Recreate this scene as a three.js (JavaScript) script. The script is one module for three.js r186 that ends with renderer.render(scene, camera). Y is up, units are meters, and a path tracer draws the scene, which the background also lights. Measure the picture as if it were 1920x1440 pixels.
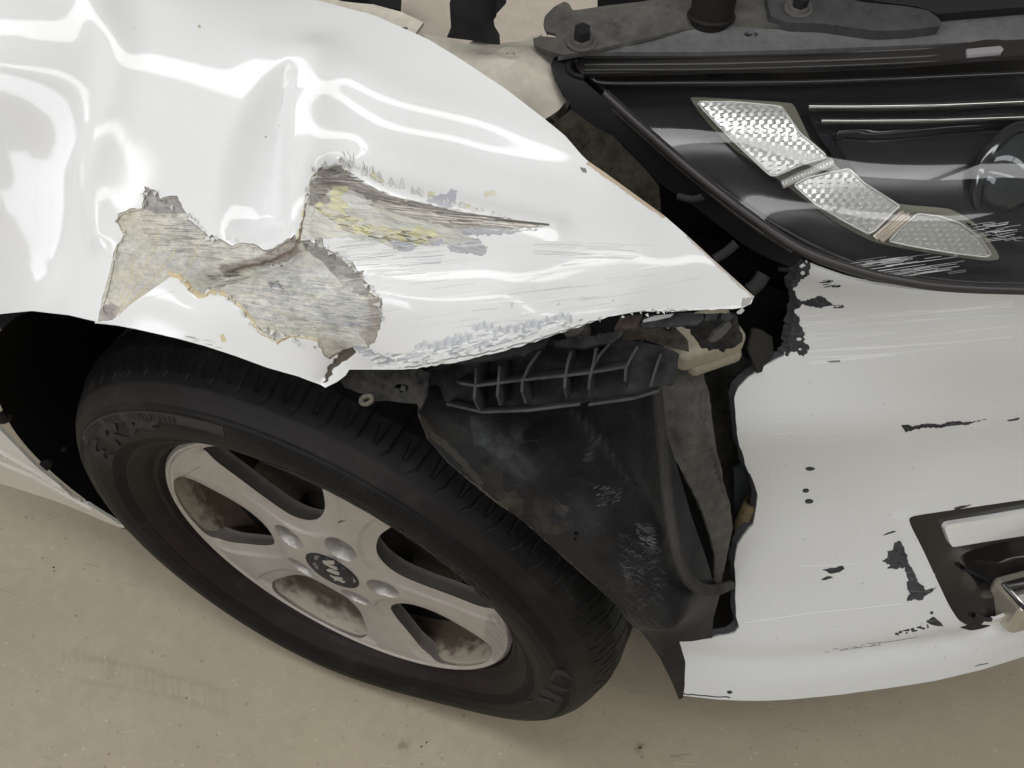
import * as THREE from 'three';
import { RoundedBoxGeometry } from 'three/addons/geometries/RoundedBoxGeometry.js';
import { mergeGeometries } from 'three/addons/utils/BufferGeometryUtils.js';
import { RectAreaLightUniformsLib } from 'three/addons/lights/RectAreaLightUniformsLib.js';

// ---------------------------------------------------------------- camera, light, exposure
const scene = new THREE.Scene();
const CAM = { p: [0.347, 1.147, 0.3], yaw: 22.39, pitch: 49.6, fov: 53.13 };
const camera = new THREE.PerspectiveCamera(CAM.fov, 4 / 3, 0.02, 60);
camera.position.set(...CAM.p);
camera.rotation.order = 'YXZ';
camera.rotation.set(-CAM.pitch * Math.PI / 180, CAM.yaw * Math.PI / 180, 0);
camera.updateMatrixWorld(true);
scene.background = new THREE.Color(0.02, 0.02, 0.02);
const renderer = new THREE.WebGLRenderer({ antialias: true });
renderer.toneMapping = THREE.LinearToneMapping;
renderer.toneMappingExposure = 1.33;
renderer.shadowMap.enabled = true;
RectAreaLightUniformsLib.init();

// workshop lamps: rows of long fluorescent fittings under the ceiling  [x, z, length]
const LAMP_Y = 2.95, LAMP_POWER = 1.32, LAMP_GLOW = 6;
const LAMPS = []; for (const [z, w] of [[2.9, 0.5], [0.4, 0.52]]) for (const x of [-3.1, 0, 3.1]) LAMPS.push([x, z, 3, w]);
const WINDOW_GLOW = 2.2, WINDOW_POWER = 1.6;
const ROOM = { x0: -5, x1: 5.4, z0: -4.6, z1: 4.6, h: 3.2 };

// ---------------------------------------------------------------- small helpers
let seed = 12345;
const rnd = () => { seed = (seed * 1664525 + 1013904223) >>> 0; return seed / 4294967296; };
const rr = (a, b) => a + (b - a) * rnd();
const { clamp, lerp, smoothstep } = THREE.MathUtils;
const V3 = (x, y, z) => new THREE.Vector3(x, y, z);
const hash = (x, y) => { let h = Math.imul(x | 0, 374761393) + Math.imul(y | 0, 668265263); h = Math.imul(h ^ (h >>> 13), 1274126177); return ((h ^ (h >>> 16)) >>> 0) / 4294967296; };
const vnoise = (x, y) => { const i = Math.floor(x), j = Math.floor(y), f = x - i, g = y - j, s = f * f * (3 - 2 * f), t = g * g * (3 - 2 * g); return lerp(lerp(hash(i, j), hash(i + 1, j), s), lerp(hash(i, j + 1), hash(i + 1, j + 1), s), t); };
const fbm = (x, y, o = 4) => { let a = 0, w = 0.5, n = 0; for (let k = 0; k < o; k++) { a += w * vnoise(x + 17 * k, y - 11 * k); n += w; w *= 0.5; x *= 2.03; y *= 2.03; } return a / n; };
const names = {};
const numbered = (n) => { const k = (names[n] = (names[n] ?? -1) + 1); return k ? n + '_' + String(k).padStart(3, '0') : n; };

// a pixel of the 1920 x 1440 photograph as a direction from where it was taken
const FOC = 1440, EYE = camera.position.clone();
const ray = (px, py) => V3((px - 960) / FOC, -(py - 720) / FOC, -1).transformDirection(camera.matrixWorld);
const onAxis = (px, py, axis, v) => { const d = ray(px, py); return EYE.clone().addScaledVector(d, (v - EYE[axis]) / d[axis]); };
const AX = V3(0, 0.335, 0);                       // the wheel's centre, the axle runs along z
function onCyl(px, py, R) {                      // the near side of a cylinder round the axle
  const d = ray(px, py), ox = EYE.x - AX.x, oy = EYE.y - AX.y, a = d.x * d.x + d.y * d.y, b = ox * d.x + oy * d.y, c = ox * ox + oy * oy - R * R;
  return EYE.clone().addScaledVector(d, (-b - Math.sqrt(Math.max(0, b * b - a * c))) / a);
}
const toPx = (x, y, z) => { const p = V3(x, y, z).applyMatrix4(camera.matrixWorldInverse); return [960 - FOC * p.x / p.z, 720 + FOC * p.y / p.z]; };   // a point of the place as a pixel
const spot = (px, py, k, v) => k === 'r' ? onCyl(px, py, v) : k === 'd' ? EYE.clone().addScaledVector(ray(px, py), v) : onAxis(px, py, k, v);

// a smooth sheet: heights over a tilted plane, through given points, with dents added
class Surf {
  constructor(N, ctrl, lam = 1e-4) {
    this.N = V3(...N).normalize(); this.U = V3(0, 1, 0).cross(this.N).normalize(); this.V = this.N.clone().cross(this.U);
    const pts = ctrl.map((c) => spot(...c));
    this.O = pts.reduce((a, p) => a.add(p), V3(0, 0, 0)).divideScalar(pts.length);
    this.extra = []; this.off = 0;
    const n = pts.length, q = pts.map((p) => { const e = p.clone().sub(this.O); return [e.dot(this.U), e.dot(this.V), e.dot(this.N)]; });
    const A = [];
    for (let i = 0; i < n + 3; i++) A.push(new Float64Array(n + 4));
    for (let i = 0; i < n; i++) {
      for (let j = 0; j < n; j++) { const r2 = (q[i][0] - q[j][0]) ** 2 + (q[i][1] - q[j][1]) ** 2; A[i][j] = r2 > 0 ? r2 * Math.log(r2) : 0; }
      A[i][i] += lam; A[i][n] = A[n][i] = 1; A[i][n + 1] = A[n + 1][i] = q[i][0]; A[i][n + 2] = A[n + 2][i] = q[i][1]; A[i][n + 3] = q[i][2];
    }
    const m = n + 3;
    for (let c = 0; c < m; c++) {
      let p = c; for (let r = c + 1; r < m; r++) if (Math.abs(A[r][c]) > Math.abs(A[p][c])) p = r;
      [A[c], A[p]] = [A[p], A[c]];
      for (let r = 0; r < m; r++) if (r !== c) { const f = A[r][c] / A[c][c]; if (f) for (let k = c; k <= m; k++) A[r][k] -= f * A[c][k]; }
    }
    this.w = A.map((row, i) => row[m] / row[i]); this.q = q;
  }
  h(u, v) {
    const { w, q } = this, n = q.length; let s = w[n] + w[n + 1] * u + w[n + 2] * v + this.off;
    for (let i = 0; i < n; i++) { const r2 = (u - q[i][0]) ** 2 + (v - q[i][1]) ** 2; if (r2 > 0) s += w[i] * r2 * Math.log(r2); }
    for (const f of this.extra) s += f(u, v);
    return s;
  }
  at(u, v, up = 0) { return this.O.clone().addScaledVector(this.U, u).addScaledVector(this.V, v).addScaledVector(this.N, this.h(u, v) + up); }
  normal(u, v, e = 0.0008) {
    const du = (this.h(u + e, v) - this.h(u - e, v)) / (2 * e), dv = (this.h(u, v + e) - this.h(u, v - e)) / (2 * e);
    return this.N.clone().addScaledVector(this.U, -du).addScaledVector(this.V, -dv).normalize();
  }
  uv(px, py) {
    const d = ray(px, py), dn = d.dot(this.N); let t = (this.O.clone().sub(EYE).dot(this.N)) / dn, e, u, v;
    for (let k = 0; k < 40; k++) {
      e = EYE.clone().addScaledVector(d, t).sub(this.O); u = e.dot(this.U); v = e.dot(this.V);
      const g = this.h(u, v) - e.dot(this.N); t += 0.8 * g / dn;
      if (Math.abs(g) < 1e-6) break;
    }
    return [u, v];
  }
  p(px, py, up = 0) { return this.at(...this.uv(px, py), up); }
  offset(d) { const s = Object.create(this); s.off = this.off + d; return s; }
}
// smooth closed / open curve through pixels
const curve = (pts, n, closed = true, tension = 0.5) => new THREE.CatmullRomCurve3(pts.map(([x, y]) => V3(x, y, 0)), closed, 'catmullrom', tension).getPoints(n).slice(0, closed ? n : n + 1).map((p) => [p.x, p.y]);
// ragged version of an open or closed line of pixels
function jag(pts, amp, step = 6, closed = false) {
  const out = [], n = closed ? pts.length : pts.length - 1;
  for (let i = 0; i < n; i++) {
    const [x0, y0] = pts[i], [x1, y1] = pts[(i + 1) % pts.length], L = Math.hypot(x1 - x0, y1 - y0), k = Math.max(1, Math.round(L / step));
    for (let j = 0; j < k; j++) { const t = (j + (j ? rr(-0.35, 0.35) : 0)) / k, a = j ? rr(-amp, amp) : rr(-amp, amp) * 0.4; out.push([lerp(x0, x1, t) - (y1 - y0) / L * a, lerp(y0, y1, t) + (x1 - x0) / L * a]); }
  }
  if (!closed) out.push(pts[pts.length - 1]);
  return out;
}
const dense = (poly, step) => { const out = []; poly.forEach(([x, y], i) => { const [a, b] = poly[(i + 1) % poly.length], k = Math.max(1, Math.ceil(Math.hypot(a - x, b - y) / step)); for (let j = 0; j < k; j++) out.push([lerp(x, a, j / k), lerp(y, b, j / k)]); }); return out; };
const area2 = (p) => { let s = 0; p.forEach(([x, y], i) => { const [a, b] = p[(i + 1) % p.length]; s += x * b - a * y; }); return s / 2; };
const inside = (x, y, poly) => { let c = false; for (let i = 0, j = poly.length - 1; i < poly.length; j = i++) { const [xi, yi] = poly[i], [xj, yj] = poly[j]; if ((yi > y) !== (yj > y) && x < (xj - xi) * (y - yi) / (yj - yi) + xi) c = !c; } return c; };
const segDist = (x, y, a, b, c, d) => { const ex = c - a, ey = d - b, t = clamp(((x - a) * ex + (y - b) * ey) / (ex * ex + ey * ey || 1), 0, 1); const p = x - a - t * ex, q = y - b - t * ey; return Math.sqrt(p * p + q * q); };
const lineDist = (x, y, line) => { let m = 1e9; for (let i = 0; i + 1 < line.length; i++) m = Math.min(m, segDist(x, y, ...line[i], ...line[i + 1])); return m; };
const polyDist = (x, y, poly) => { let m = 1e9; for (let i = 0; i < poly.length; i++) m = Math.min(m, segDist(x, y, ...poly[i], ...poly[(i + 1) % poly.length])); return inside(x, y, poly) ? m : -m; };

// a sheet cut to an outline: fine grid inside, exact cut along the edge, thickness behind.  put(u, v) -> [point, normal]
function sheet(poly, holes, step, put, th, uvOf) {
  poly = dense(poly, step); if (area2(poly) < 0) poly.reverse();
  holes = holes.map((h) => { h = dense(h, step); if (area2(h) > 0) h.reverse(); return h; });
  let key = poly.slice();
  for (const h of holes) {
    let best = [1e9, 0, 0];
    key.forEach(([x, y], i) => h.forEach(([a, b], j) => { const d = (x - a) ** 2 + (y - b) ** 2; if (d < best[0]) best = [d, i, j]; }));
    const [, i, j] = best; key = [...key.slice(0, i + 1), ...h.slice(j), ...h.slice(0, j + 1), ...key.slice(i)];
  }
  const xs = poly.map((p) => p[0]), ys = poly.map((p) => p[1]), x0 = Math.min(...xs) - step * 0.37, y0 = Math.min(...ys) - step * 0.41, nx = Math.ceil((Math.max(...xs) - x0) / step) + 1, ny = Math.ceil((Math.max(...ys) - y0) / step) + 1;
  const cut = new Uint8Array(nx * ny), mark = (x, y) => { const i = Math.floor((x - x0) / step), j = Math.floor((y - y0) / step); if (i >= 0 && j >= 0 && i < nx && j < ny) cut[j * nx + i] = 1; };
  for (const loop of [poly, ...holes]) loop.forEach(([x, y], i) => { const [a, b] = loop[(i + 1) % loop.length]; for (let k = 0; k <= 8; k++) mark(lerp(x, a, k / 8), lerp(y, b, k / 8)); });
  const pos = [], nor = [], uvs = [], memo = new Map();
  const vert = (x, y) => { const k = Math.round(x * 1e6) + '_' + Math.round(y * 1e6); let r = memo.get(k); if (!r) { const [p, n] = put(x, y); r = [p, n, uvOf ? uvOf(x, y) : [x, y]]; memo.set(k, r); } return r; };
  const add = (v, back) => { const [p, n, t] = v; if (back) { pos.push(p.x - n.x * th, p.y - n.y * th, p.z - n.z * th); nor.push(-n.x, -n.y, -n.z); } else { pos.push(p.x, p.y, p.z); nor.push(n.x, n.y, n.z); } uvs.push(...t); };
  const tri = (a, b, c) => { const A = vert(...a), B = vert(...b), C = vert(...c); add(A); add(B); add(C); if (th) { add(A, 1); add(C, 1); add(B, 1); } };
  const isIn = (x, y) => inside(x, y, poly) && !holes.some((h) => inside(x, y, h));
  for (let j = 0; j < ny; j++) for (let i = 0; i < nx; i++) {
    const a = x0 + i * step, b = y0 + j * step, c = a + step, d = b + step;
    if (!cut[j * nx + i]) { if (isIn(a + step / 2, b + step / 2)) { tri([a, b], [c, b], [c, d]); tri([a, b], [c, d], [a, d]); } continue; }
    let P = key;
    for (const [axis, lim, sgn] of [[0, a, 1], [0, c, -1], [1, b, 1], [1, d, -1]]) {
      const Q = [];
      for (let k = 0; k < P.length; k++) { const s = P[k], e = P[(k + 1) % P.length], ds = sgn * (s[axis] - lim), de = sgn * (e[axis] - lim); if (ds >= 0) Q.push(s); if ((ds >= 0) !== (de >= 0)) { const t = ds / (ds - de); Q.push([lerp(s[0], e[0], t), lerp(s[1], e[1], t)]); } }
      P = Q; if (P.length < 3) break;
    }
    if (P.length < 3) continue;
    P = P.filter((p, k) => { const q = P[(k + 1) % P.length]; return Math.hypot(p[0] - q[0], p[1] - q[1]) > 1e-7; });
    if (P.length < 3) continue;
    for (const [e, f, g] of THREE.ShapeUtils.triangulateShape(P.map(([x, y]) => new THREE.Vector2(x, y)), [])) {
      const A = P[e], B = P[f], C = P[g], s = (B[0] - A[0]) * (C[1] - A[1]) - (C[0] - A[0]) * (B[1] - A[1]);
      if (Math.abs(s) > 1e-13) s > 0 ? tri(A, B, C) : tri(A, C, B);
    }
  }
  if (th) for (const loop of [poly, ...holes]) loop.forEach((s, i) => {
    const e = loop[(i + 1) % loop.length], [p, n, t] = vert(...s), [q, m, w] = vert(...e), p2 = p.clone().addScaledVector(n, -th), q2 = q.clone().addScaledVector(m, -th);
    const f = q.clone().sub(p).cross(n).normalize();
    for (const [x, y] of [[p, t], [p2, t], [q2, w], [p, t], [q2, w], [q, w]]) { pos.push(x.x, x.y, x.z); nor.push(f.x, f.y, f.z); uvs.push(...y); }
  });
  const g = new THREE.BufferGeometry();
  g.setAttribute('position', new THREE.Float32BufferAttribute(pos, 3)); g.setAttribute('normal', new THREE.Float32BufferAttribute(nor, 3)); g.setAttribute('uv', new THREE.Float32BufferAttribute(uvs, 2));
  return g;
}
// a sheet on a Surf, its outline given as pixels
const panel = (s, out, { step = 0.004, th = 0.002, holes = [], uvOf } = {}) => sheet(out.map((p) => s.uv(...p)), holes.map((h) => h.map((p) => s.uv(...p))), step, (u, v) => [s.at(u, v), s.normal(u, v)], th, uvOf);
const ell = (cx, cy, a, b, rot = 0, n = 20) => Array.from({ length: n }, (_, i) => { const t = i / n * 2 * Math.PI, x = a * Math.cos(t), y = b * Math.sin(t), c = Math.cos(rot), s = Math.sin(rot); return [cx + x * c - y * s, cy + x * s + y * c]; });


function mesh(name, geo, mat, parent = scene) { const m = new THREE.Mesh(geo, mat); m.name = numbered(name); m.castShadow = m.receiveShadow = true; parent.add(m); return m; }
function group(name, parent, pos = [0, 0, 0]) { const g = new THREE.Group(); g.name = numbered(name); g.position.set(...pos); parent.add(g); g.updateMatrixWorld(true); return g; }
function tag(o, label, category, grp, kind) { o.userData.label = label; if (category) o.userData.category = category; if (grp) o.userData.group = grp; if (kind) o.userData.kind = kind; return o; }
const std = (c, rough, o = {}) => new THREE.MeshPhysicalMaterial({ color: Array.isArray(c) ? new THREE.Color().setRGB(...c) : new THREE.Color(c), roughness: rough, metalness: 0, ...(Array.isArray(c) && c[1] < 0.07 && rough >= 0.45 && !o.metalness ? { specularIntensity: 0.22 } : {}), ...o });
const tube = (pts, r, seg = 60, rad = 10, closed = false) => new THREE.TubeGeometry(new THREE.CatmullRomCurve3(pts, closed, 'catmullrom', 0.5), seg, r, rad, closed);

// paints colour, roughness and relief of one Surf at once, on the sheet's own u, v
class Painter {
  constructor(surf, W, px0, base, rough, bump = 255) {
    const q = px0.map((p) => surf.uv(...p)), us = q.map((a) => a[0]), vs = q.map((a) => a[1]), m = 0.006;
    this.u0 = Math.min(...us) - m; this.u1 = Math.max(...us) + m; this.v0 = Math.min(...vs) - m; this.v1 = Math.max(...vs) + m;
    this.W = W; this.H = Math.min(2048, Math.round(W * (this.v1 - this.v0) / (this.u1 - this.u0))); this.s = surf;
    this.k = this.W / (this.u1 - this.u0) * 0.00042;      // canvas pixels to one photograph pixel, roughly
    this.c = ['c', 'r', 'b'].map(() => { const c = document.createElement('canvas'); c.width = this.W; c.height = this.H; return c.getContext('2d'); });
    [base, rough, bump].forEach((f, i) => { this.c[i].fillStyle = this.style(f, i); this.c[i].fillRect(0, 0, this.W, this.H); });
    this.uvOf = (u, v) => [(u - this.u0) / (this.u1 - this.u0), (v - this.v0) / (this.v1 - this.v0)];
  }
  style(f, i) { return i === 0 ? f : typeof f === 'number' ? `rgb(${f | 0},${f | 0},${f | 0})` : f; }
  m(px, py) { const [u, v] = this.s.uv(px, py), [a, b] = this.uvOf(u, v); return [a * this.W, (1 - b) * this.H]; }
  path(c, pts, close) { c.beginPath(); pts.forEach((p, i) => i ? c.lineTo(...p) : c.moveTo(...p)); if (close) c.closePath(); }
  poly(pts, col, rough, bump, edge) {
    const q = pts.map((p) => this.m(...p));
    [col, rough, bump].forEach((f, i) => { if (f == null) return; const c = this.c[i]; this.path(c, q, true); c.fillStyle = this.style(f, i); c.fill(); if (edge && i === 0) { c.strokeStyle = edge[0]; c.lineWidth = edge[1]; c.stroke(); } });
  }
  line(pts, w, col, rough, bump, cap = 'round') {
    const q = pts.map((p) => this.m(...p));
    [col, rough, bump].forEach((f, i) => { if (f == null) return; const c = this.c[i]; this.path(c, q, false); c.strokeStyle = this.style(f, i); c.lineWidth = w * this.k; c.lineCap = cap; c.lineJoin = 'round'; c.stroke(); });
  }
  // scratches inside a region: n short strokes along a slope
  streaks(pts, n, cols, [l0, l1], [w0, w1], slope, bump, jitter = 0.04) {
    const q = pts.map((p) => this.m(...p)), xs = pts.map((p) => p[0]), ys = pts.map((p) => p[1]), a = Math.min(...xs), b = Math.max(...xs), c = Math.min(...ys), d = Math.max(...ys);
    for (const k of this.c) { k.save(); this.path(k, q, true); k.clip(); }
    for (const k of this.c) k.globalAlpha = this.alpha ?? 1;
    for (let i = 0, tries = 0; i < n && tries < n * 12; tries++) {
      const x = rr(a, b), y = rr(c, d); if (!inside(x, y, pts)) continue; i++;
      const L = rr(l0, l1), s = (typeof slope === 'function' ? slope(x, y) : slope) + rr(-jitter, jitter);
      this.line([[x - L / 2, y - L * s / 2], [x, y + rr(-0.6, 0.6)], [x + L / 2, y + L * s / 2]], rr(w0, w1), cols[Math.floor(rnd() * cols.length)], null, bump == null ? null : bump + rr(-25, 25), 'butt');
    }
    for (const k of this.c) k.restore();
  }
  // fine drawn-out grain inside a region, along a slope
  rub(pts, amp, along, across, slope) {
    const cv = document.createElement('canvas'); cv.width = this.W; cv.height = this.H; const k = cv.getContext('2d'), q = pts.map((p) => this.m(...p)); this.path(k, q, true); k.fillStyle = '#fff'; k.fill();
    const x0 = Math.max(0, Math.floor(Math.min(...q.map((p) => p[0])))), y0 = Math.max(0, Math.floor(Math.min(...q.map((p) => p[1])))), w = Math.min(this.W, Math.ceil(Math.max(...q.map((p) => p[0])))) - x0, h = Math.min(this.H, Math.ceil(Math.max(...q.map((p) => p[1])))) - y0;
    const M = k.getImageData(x0, y0, w, h).data, im = this.c[0].getImageData(x0, y0, w, h), D = im.data;
    for (let y = 0; y < h; y++) for (let x = 0; x < w; x++) { const o = (y * w + x) * 4; if (!M[o]) continue; const t = y - slope * x, n = (vnoise(x * along, t * across) + vnoise(x * along * 2.7 + 9, t * across * 2.3) + 0.8 * fbm(x * along * 0.6 + 40, t * across * 0.16, 3) - 1.4) * amp; D[o] += n; D[o + 1] += n; D[o + 2] += n * 0.94; }
    this.c[0].putImageData(im, x0, y0);
  }
  blotch(pts, n, cols, [r0, r1], alpha = 1, stretch = 1) {
    const xs = pts.map((p) => p[0]), ys = pts.map((p) => p[1]), a = Math.min(...xs), b = Math.max(...xs), c = Math.min(...ys), d = Math.max(...ys), k = this.c[0];
    k.save(); this.path(k, pts.map((p) => this.m(...p)), true); k.clip(); k.globalAlpha = alpha;
    for (let i = 0, t = 0; i < n && t < n * 12; t++) {
      const x = rr(a, b), y = rr(c, d); if (!inside(x, y, pts)) continue; i++;
      const r = rr(r0, r1); k.fillStyle = cols[Math.floor(rnd() * cols.length)];
      this.path(k, jag(ell(x, y, r * stretch, r, 0, 10), r * 0.35, r * 0.5, true).map((p) => this.m(...p)), true); k.fill();
    }
    k.globalAlpha = 1; k.restore();
  }
  grain(i, amp, fx, fy, oct = 4) { const c = this.c[i], im = c.getImageData(0, 0, this.W, this.H), D = im.data; for (let y = 0; y < this.H; y++) for (let x = 0; x < this.W; x++) { const n = (fbm(x * fx, y * fy, oct) - 0.5) * 2 * amp, o = (y * this.W + x) * 4; D[o] += n; D[o + 1] += n; D[o + 2] += n; } c.putImageData(im, 0, 0); }
  mat(bumpScale, o = {}) {
    const t = this.c.map((c, i) => { const x = new THREE.CanvasTexture(c.canvas); x.anisotropy = 8; if (!i) x.colorSpace = THREE.SRGBColorSpace; return x; });
    return new THREE.MeshPhysicalMaterial({ map: t[0], roughnessMap: t[1], roughness: 1, metalness: 0, ...(bumpScale ? { bumpMap: t[2], bumpScale } : {}), ...o });
  }
}

// ---------------------------------------------------------------- the workshop: floor, walls, ceiling, lamps
{
  const W = 2048, TILE = 2.4, cv = document.createElement('canvas'); cv.width = cv.height = W; const c = cv.getContext('2d'), im = c.createImageData(W, W);
  const wrap = (f) => (x, y) => { const a = f(x, y), b = f(x - 1, y), d = f(x, y - 1), e = f(x - 1, y - 1), s = smoothstep(x, 0.85, 1), t = smoothstep(y, 0.85, 1); return lerp(lerp(a, b, s), lerp(d, e, s), t); };
  const n1 = wrap((x, y) => fbm(x * 18, y * 18, 6)), n2 = wrap((x, y) => fbm(x * 150 + 90, y * 190, 3)), n3 = wrap((x, y) => fbm(x * 6 + 30, y * 9 + 7, 3));
  for (let y = 0; y < W; y++) for (let x = 0; x < W; x++) {
    const u = x / W, v = y / W, a = n1(u, v) - 0.5, b = n2(u, v) - 0.5, d = n3(u, v) - 0.5, o = (y * W + x) * 4, g = 1 + a * 0.09 + b * 0.06 + (hash(x, y) - 0.5) * 0.05, w = d * 10;
    im.data[o] = 162 * g + w * 0.4; im.data[o + 1] = 152 * g + w * 0.35; im.data[o + 2] = 132 * g - w * 0.4; im.data[o + 3] = 255;
  }
  c.putImageData(im, 0, 0);
  // dirt on the concrete: a dusty tyre track, hairline scratches, small stains
  const fm = (px, py) => { const p = onAxis(px, py, 'y', 0); return [((p.x / TILE) % 1 + 1) % 1 * W, ((p.z / TILE) % 1 + 1) % 1 * W]; }, fl = (pts, w, s) => { c.beginPath(); pts.forEach((p, i) => i ? c.lineTo(...fm(...p)) : c.moveTo(...fm(...p))); c.strokeStyle = s; c.lineWidth = w; c.stroke(); };
  const near = (a, b) => { const p = fm(...a), q = fm(...b); return Math.hypot(p[0] - q[0], p[1] - q[1]) < 900; };
  for (const [y0, y1] of [[1232, 1300], [1276, 1340]]) for (let i = 0; i < 60; i++) { const t0 = i / 60, t1 = (i + 1) / 60, a = [lerp(150, 430, t0), lerp(y0, y1, t0) - 18 * Math.sin(Math.PI * t0) * 0.4], b = [lerp(150, 430, t1), lerp(y0, y1, t1) - 18 * Math.sin(Math.PI * t1) * 0.4]; if (near(a, b)) fl([a, b], rr(4, 9), `rgba(116,104,88,${rr(0.06, 0.18)})`); }
  for (let i = 0; i < 26; i++) { const t = i / 26, x = lerp(120, 430, t), y = lerp(1205, 1300, t), a = [x, y + rr(-3, 3)], b = [x + rr(-4, 4), y + 38]; if (near(a, b)) fl([a, b], rr(3, 6), `rgba(122,112,94,${rr(0.05, 0.15)})`); }
  for (let i = 0; i < 70; i++) { const x = rr(-20, 1900), y = rr(950, 1440), L = rr(6, 50), s = rr(-0.4, 0.4), a = [x, y], b = [x + L, y + L * s]; if (near(a, b)) fl([a, b], rr(0.6, 1.4), rnd() < 0.5 ? `rgba(196,188,170,${rr(0.2, 0.5)})` : `rgba(104,94,80,${rr(0.2, 0.45)})`); }
  for (let i = 0; i < 420; i++) { const [x, y] = fm(rr(-20, 1940), rr(940, 1450)); c.fillStyle = rnd() < 0.5 ? `rgba(205,197,180,${rr(0.3, 0.7)})` : `rgba(88,78,66,${rr(0.3, 0.7)})`; c.beginPath(); c.arc(x, y, rr(0.5, 1.5), 0, 7); c.fill(); }
  for (const [px, py, r] of [[1200, 1402, 5], [760, 1395, 6]]) { const [x, y] = fm(px, py); for (let i = 0; i < 24; i++) { c.fillStyle = `rgba(100,88,74,${rr(0.05, 0.14)})`; c.beginPath(); c.ellipse(x + rr(-r, r), y + rr(-r, r), rr(2, r * 0.7), rr(2, r * 0.5), rr(0, 3), 0, 7); c.fill(); } }
  const t = new THREE.CanvasTexture(cv); t.colorSpace = THREE.SRGBColorSpace; t.wrapS = t.wrapT = THREE.RepeatWrapping; t.repeat.set(1 / TILE, 1 / TILE); t.anisotropy = 8;
  const g = new THREE.PlaneGeometry(ROOM.x1 - ROOM.x0, ROOM.z1 - ROOM.z0); g.rotateX(-Math.PI / 2); g.translate((ROOM.x0 + ROOM.x1) / 2, 0, (ROOM.z0 + ROOM.z1) / 2);
  const p = g.attributes.position, uv = g.attributes.uv; for (let i = 0; i < p.count; i++) uv.setXY(i, p.getX(i), -p.getZ(i));
  tag(mesh('floor', g, std(0xffffff, 0.62, { map: t, bumpMap: t, bumpScale: 0.0006 })), 'beige sealed concrete workshop floor under the car', null, null, 'structure');
  const wall = std([0.42, 0.42, 0.415], 0.85), box = (w, h, d, x, y, z) => { const b = new THREE.BoxGeometry(w, h, d); b.translate(x, y, z); return b; };
  const { x0, x1, z0, z1, h } = ROOM, cx = (x0 + x1) / 2;
  tag(mesh('ceiling', box(x1 - x0 + 0.4, 0.15, z1 - z0 + 0.4, cx, h + 0.075, 0), std([0.44, 0.42, 0.39], 0.9)), 'pale workshop ceiling above the car', null, null, 'structure');
  for (const b of [box(x1 - x0, h, 0.15, cx, h / 2, z0 - 0.075), box(x1 - x0, h, 0.15, cx, h / 2, z1 + 0.075), box(0.15, h, z1 - z0, x0 - 0.075, h / 2, 0), box(0.15, h, z1 - z0, x1 + 0.075, h / 2, 0)])
    tag(mesh('wall', b, wall), 'pale painted workshop wall around the car', null, null, 'structure');
  const white = std([0.75, 0.75, 0.72], 0.5), glow = new THREE.MeshStandardMaterial({ color: 0x222222, emissive: new THREE.Color(1, 1, 0.995), emissiveIntensity: LAMP_GLOW });
  const panelGlow = glow.clone(); panelGlow.emissiveIntensity = 1.7;
  LAMPS.forEach(([x, z, L, w], i) => {
    const o = group('ceiling_lamp', scene, [x, LAMP_Y, z]);
    tag(o, 'long fluorescent ceiling lamp, ' + ['left', 'middle', 'right'][i % 3] + ' one of the ' + ['outer', 'inner'][Math.floor(i / 3)] + ' row above the car', 'ceiling lamp', 'rows of ceiling lamps');
    const hb = new THREE.BoxGeometry(L, 0.05, w + 0.1); hb.translate(0, 0.03, 0); mesh('housing', hb, white, o);
    if (w > 0.3) { const pg = new THREE.BoxGeometry(L * 0.98, 0.01, w); pg.translate(0, -0.005, 0); mesh('lamp_panel', pg, panelGlow, o); } else for (const s of [-0.03, 0.03]) { const tg = new THREE.CylinderGeometry(0.02, 0.02, L * 0.98, 12); tg.rotateZ(Math.PI / 2); tg.translate(0, -0.02, s); mesh('lamp_tube', tg, glow, o); }
    const l = new THREE.RectAreaLight(new THREE.Color(1, 1, 0.995), LAMP_POWER / w, L, w); l.position.set(x, LAMP_Y - 0.045, z); l.rotation.x = -Math.PI / 2; l.name = 'lamp_light'; scene.add(l);
  });
}

{ // red cabinet added out of view to tint the paint at the left
  const o = group('tint_cabinet', scene, [-0.95, 0, 2.9]); tag(o, 'red steel cabinet added out of view to tint the paint', 'tool cabinet'); const red = std([0.55, 0.07, 0.035], 0.35);
  const body = new RoundedBoxGeometry(0.9, 1.25, 0.5, 3, 0.015); body.translate(0, 0.7, 0); mesh('cabinet_body', body, red, o);
  for (let i = 0; i < 5; i++) { const d = new RoundedBoxGeometry(0.02, 0.2, 0.44, 2, 0.006); d.translate(0.455, 0.22 + i * 0.23, 0); mesh('drawer', d, red, o); const h = new THREE.CylinderGeometry(0.008, 0.008, 0.36, 8); h.rotateX(Math.PI / 2); h.translate(0.475, 0.28 + i * 0.23, 0); mesh('drawer_handle', h, std([0.4, 0.4, 0.4], 0.3, { metalness: 0.8 }), o); }
  for (const x of [-0.36, 0.36]) for (const z of [-0.18, 0.18]) { const w = new THREE.CylinderGeometry(0.04, 0.04, 0.03, 16); w.rotateX(Math.PI / 2); w.translate(x, 0.04, z); mesh('castor', w, std([0.02, 0.02, 0.02], 0.6), o); }
}
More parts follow.
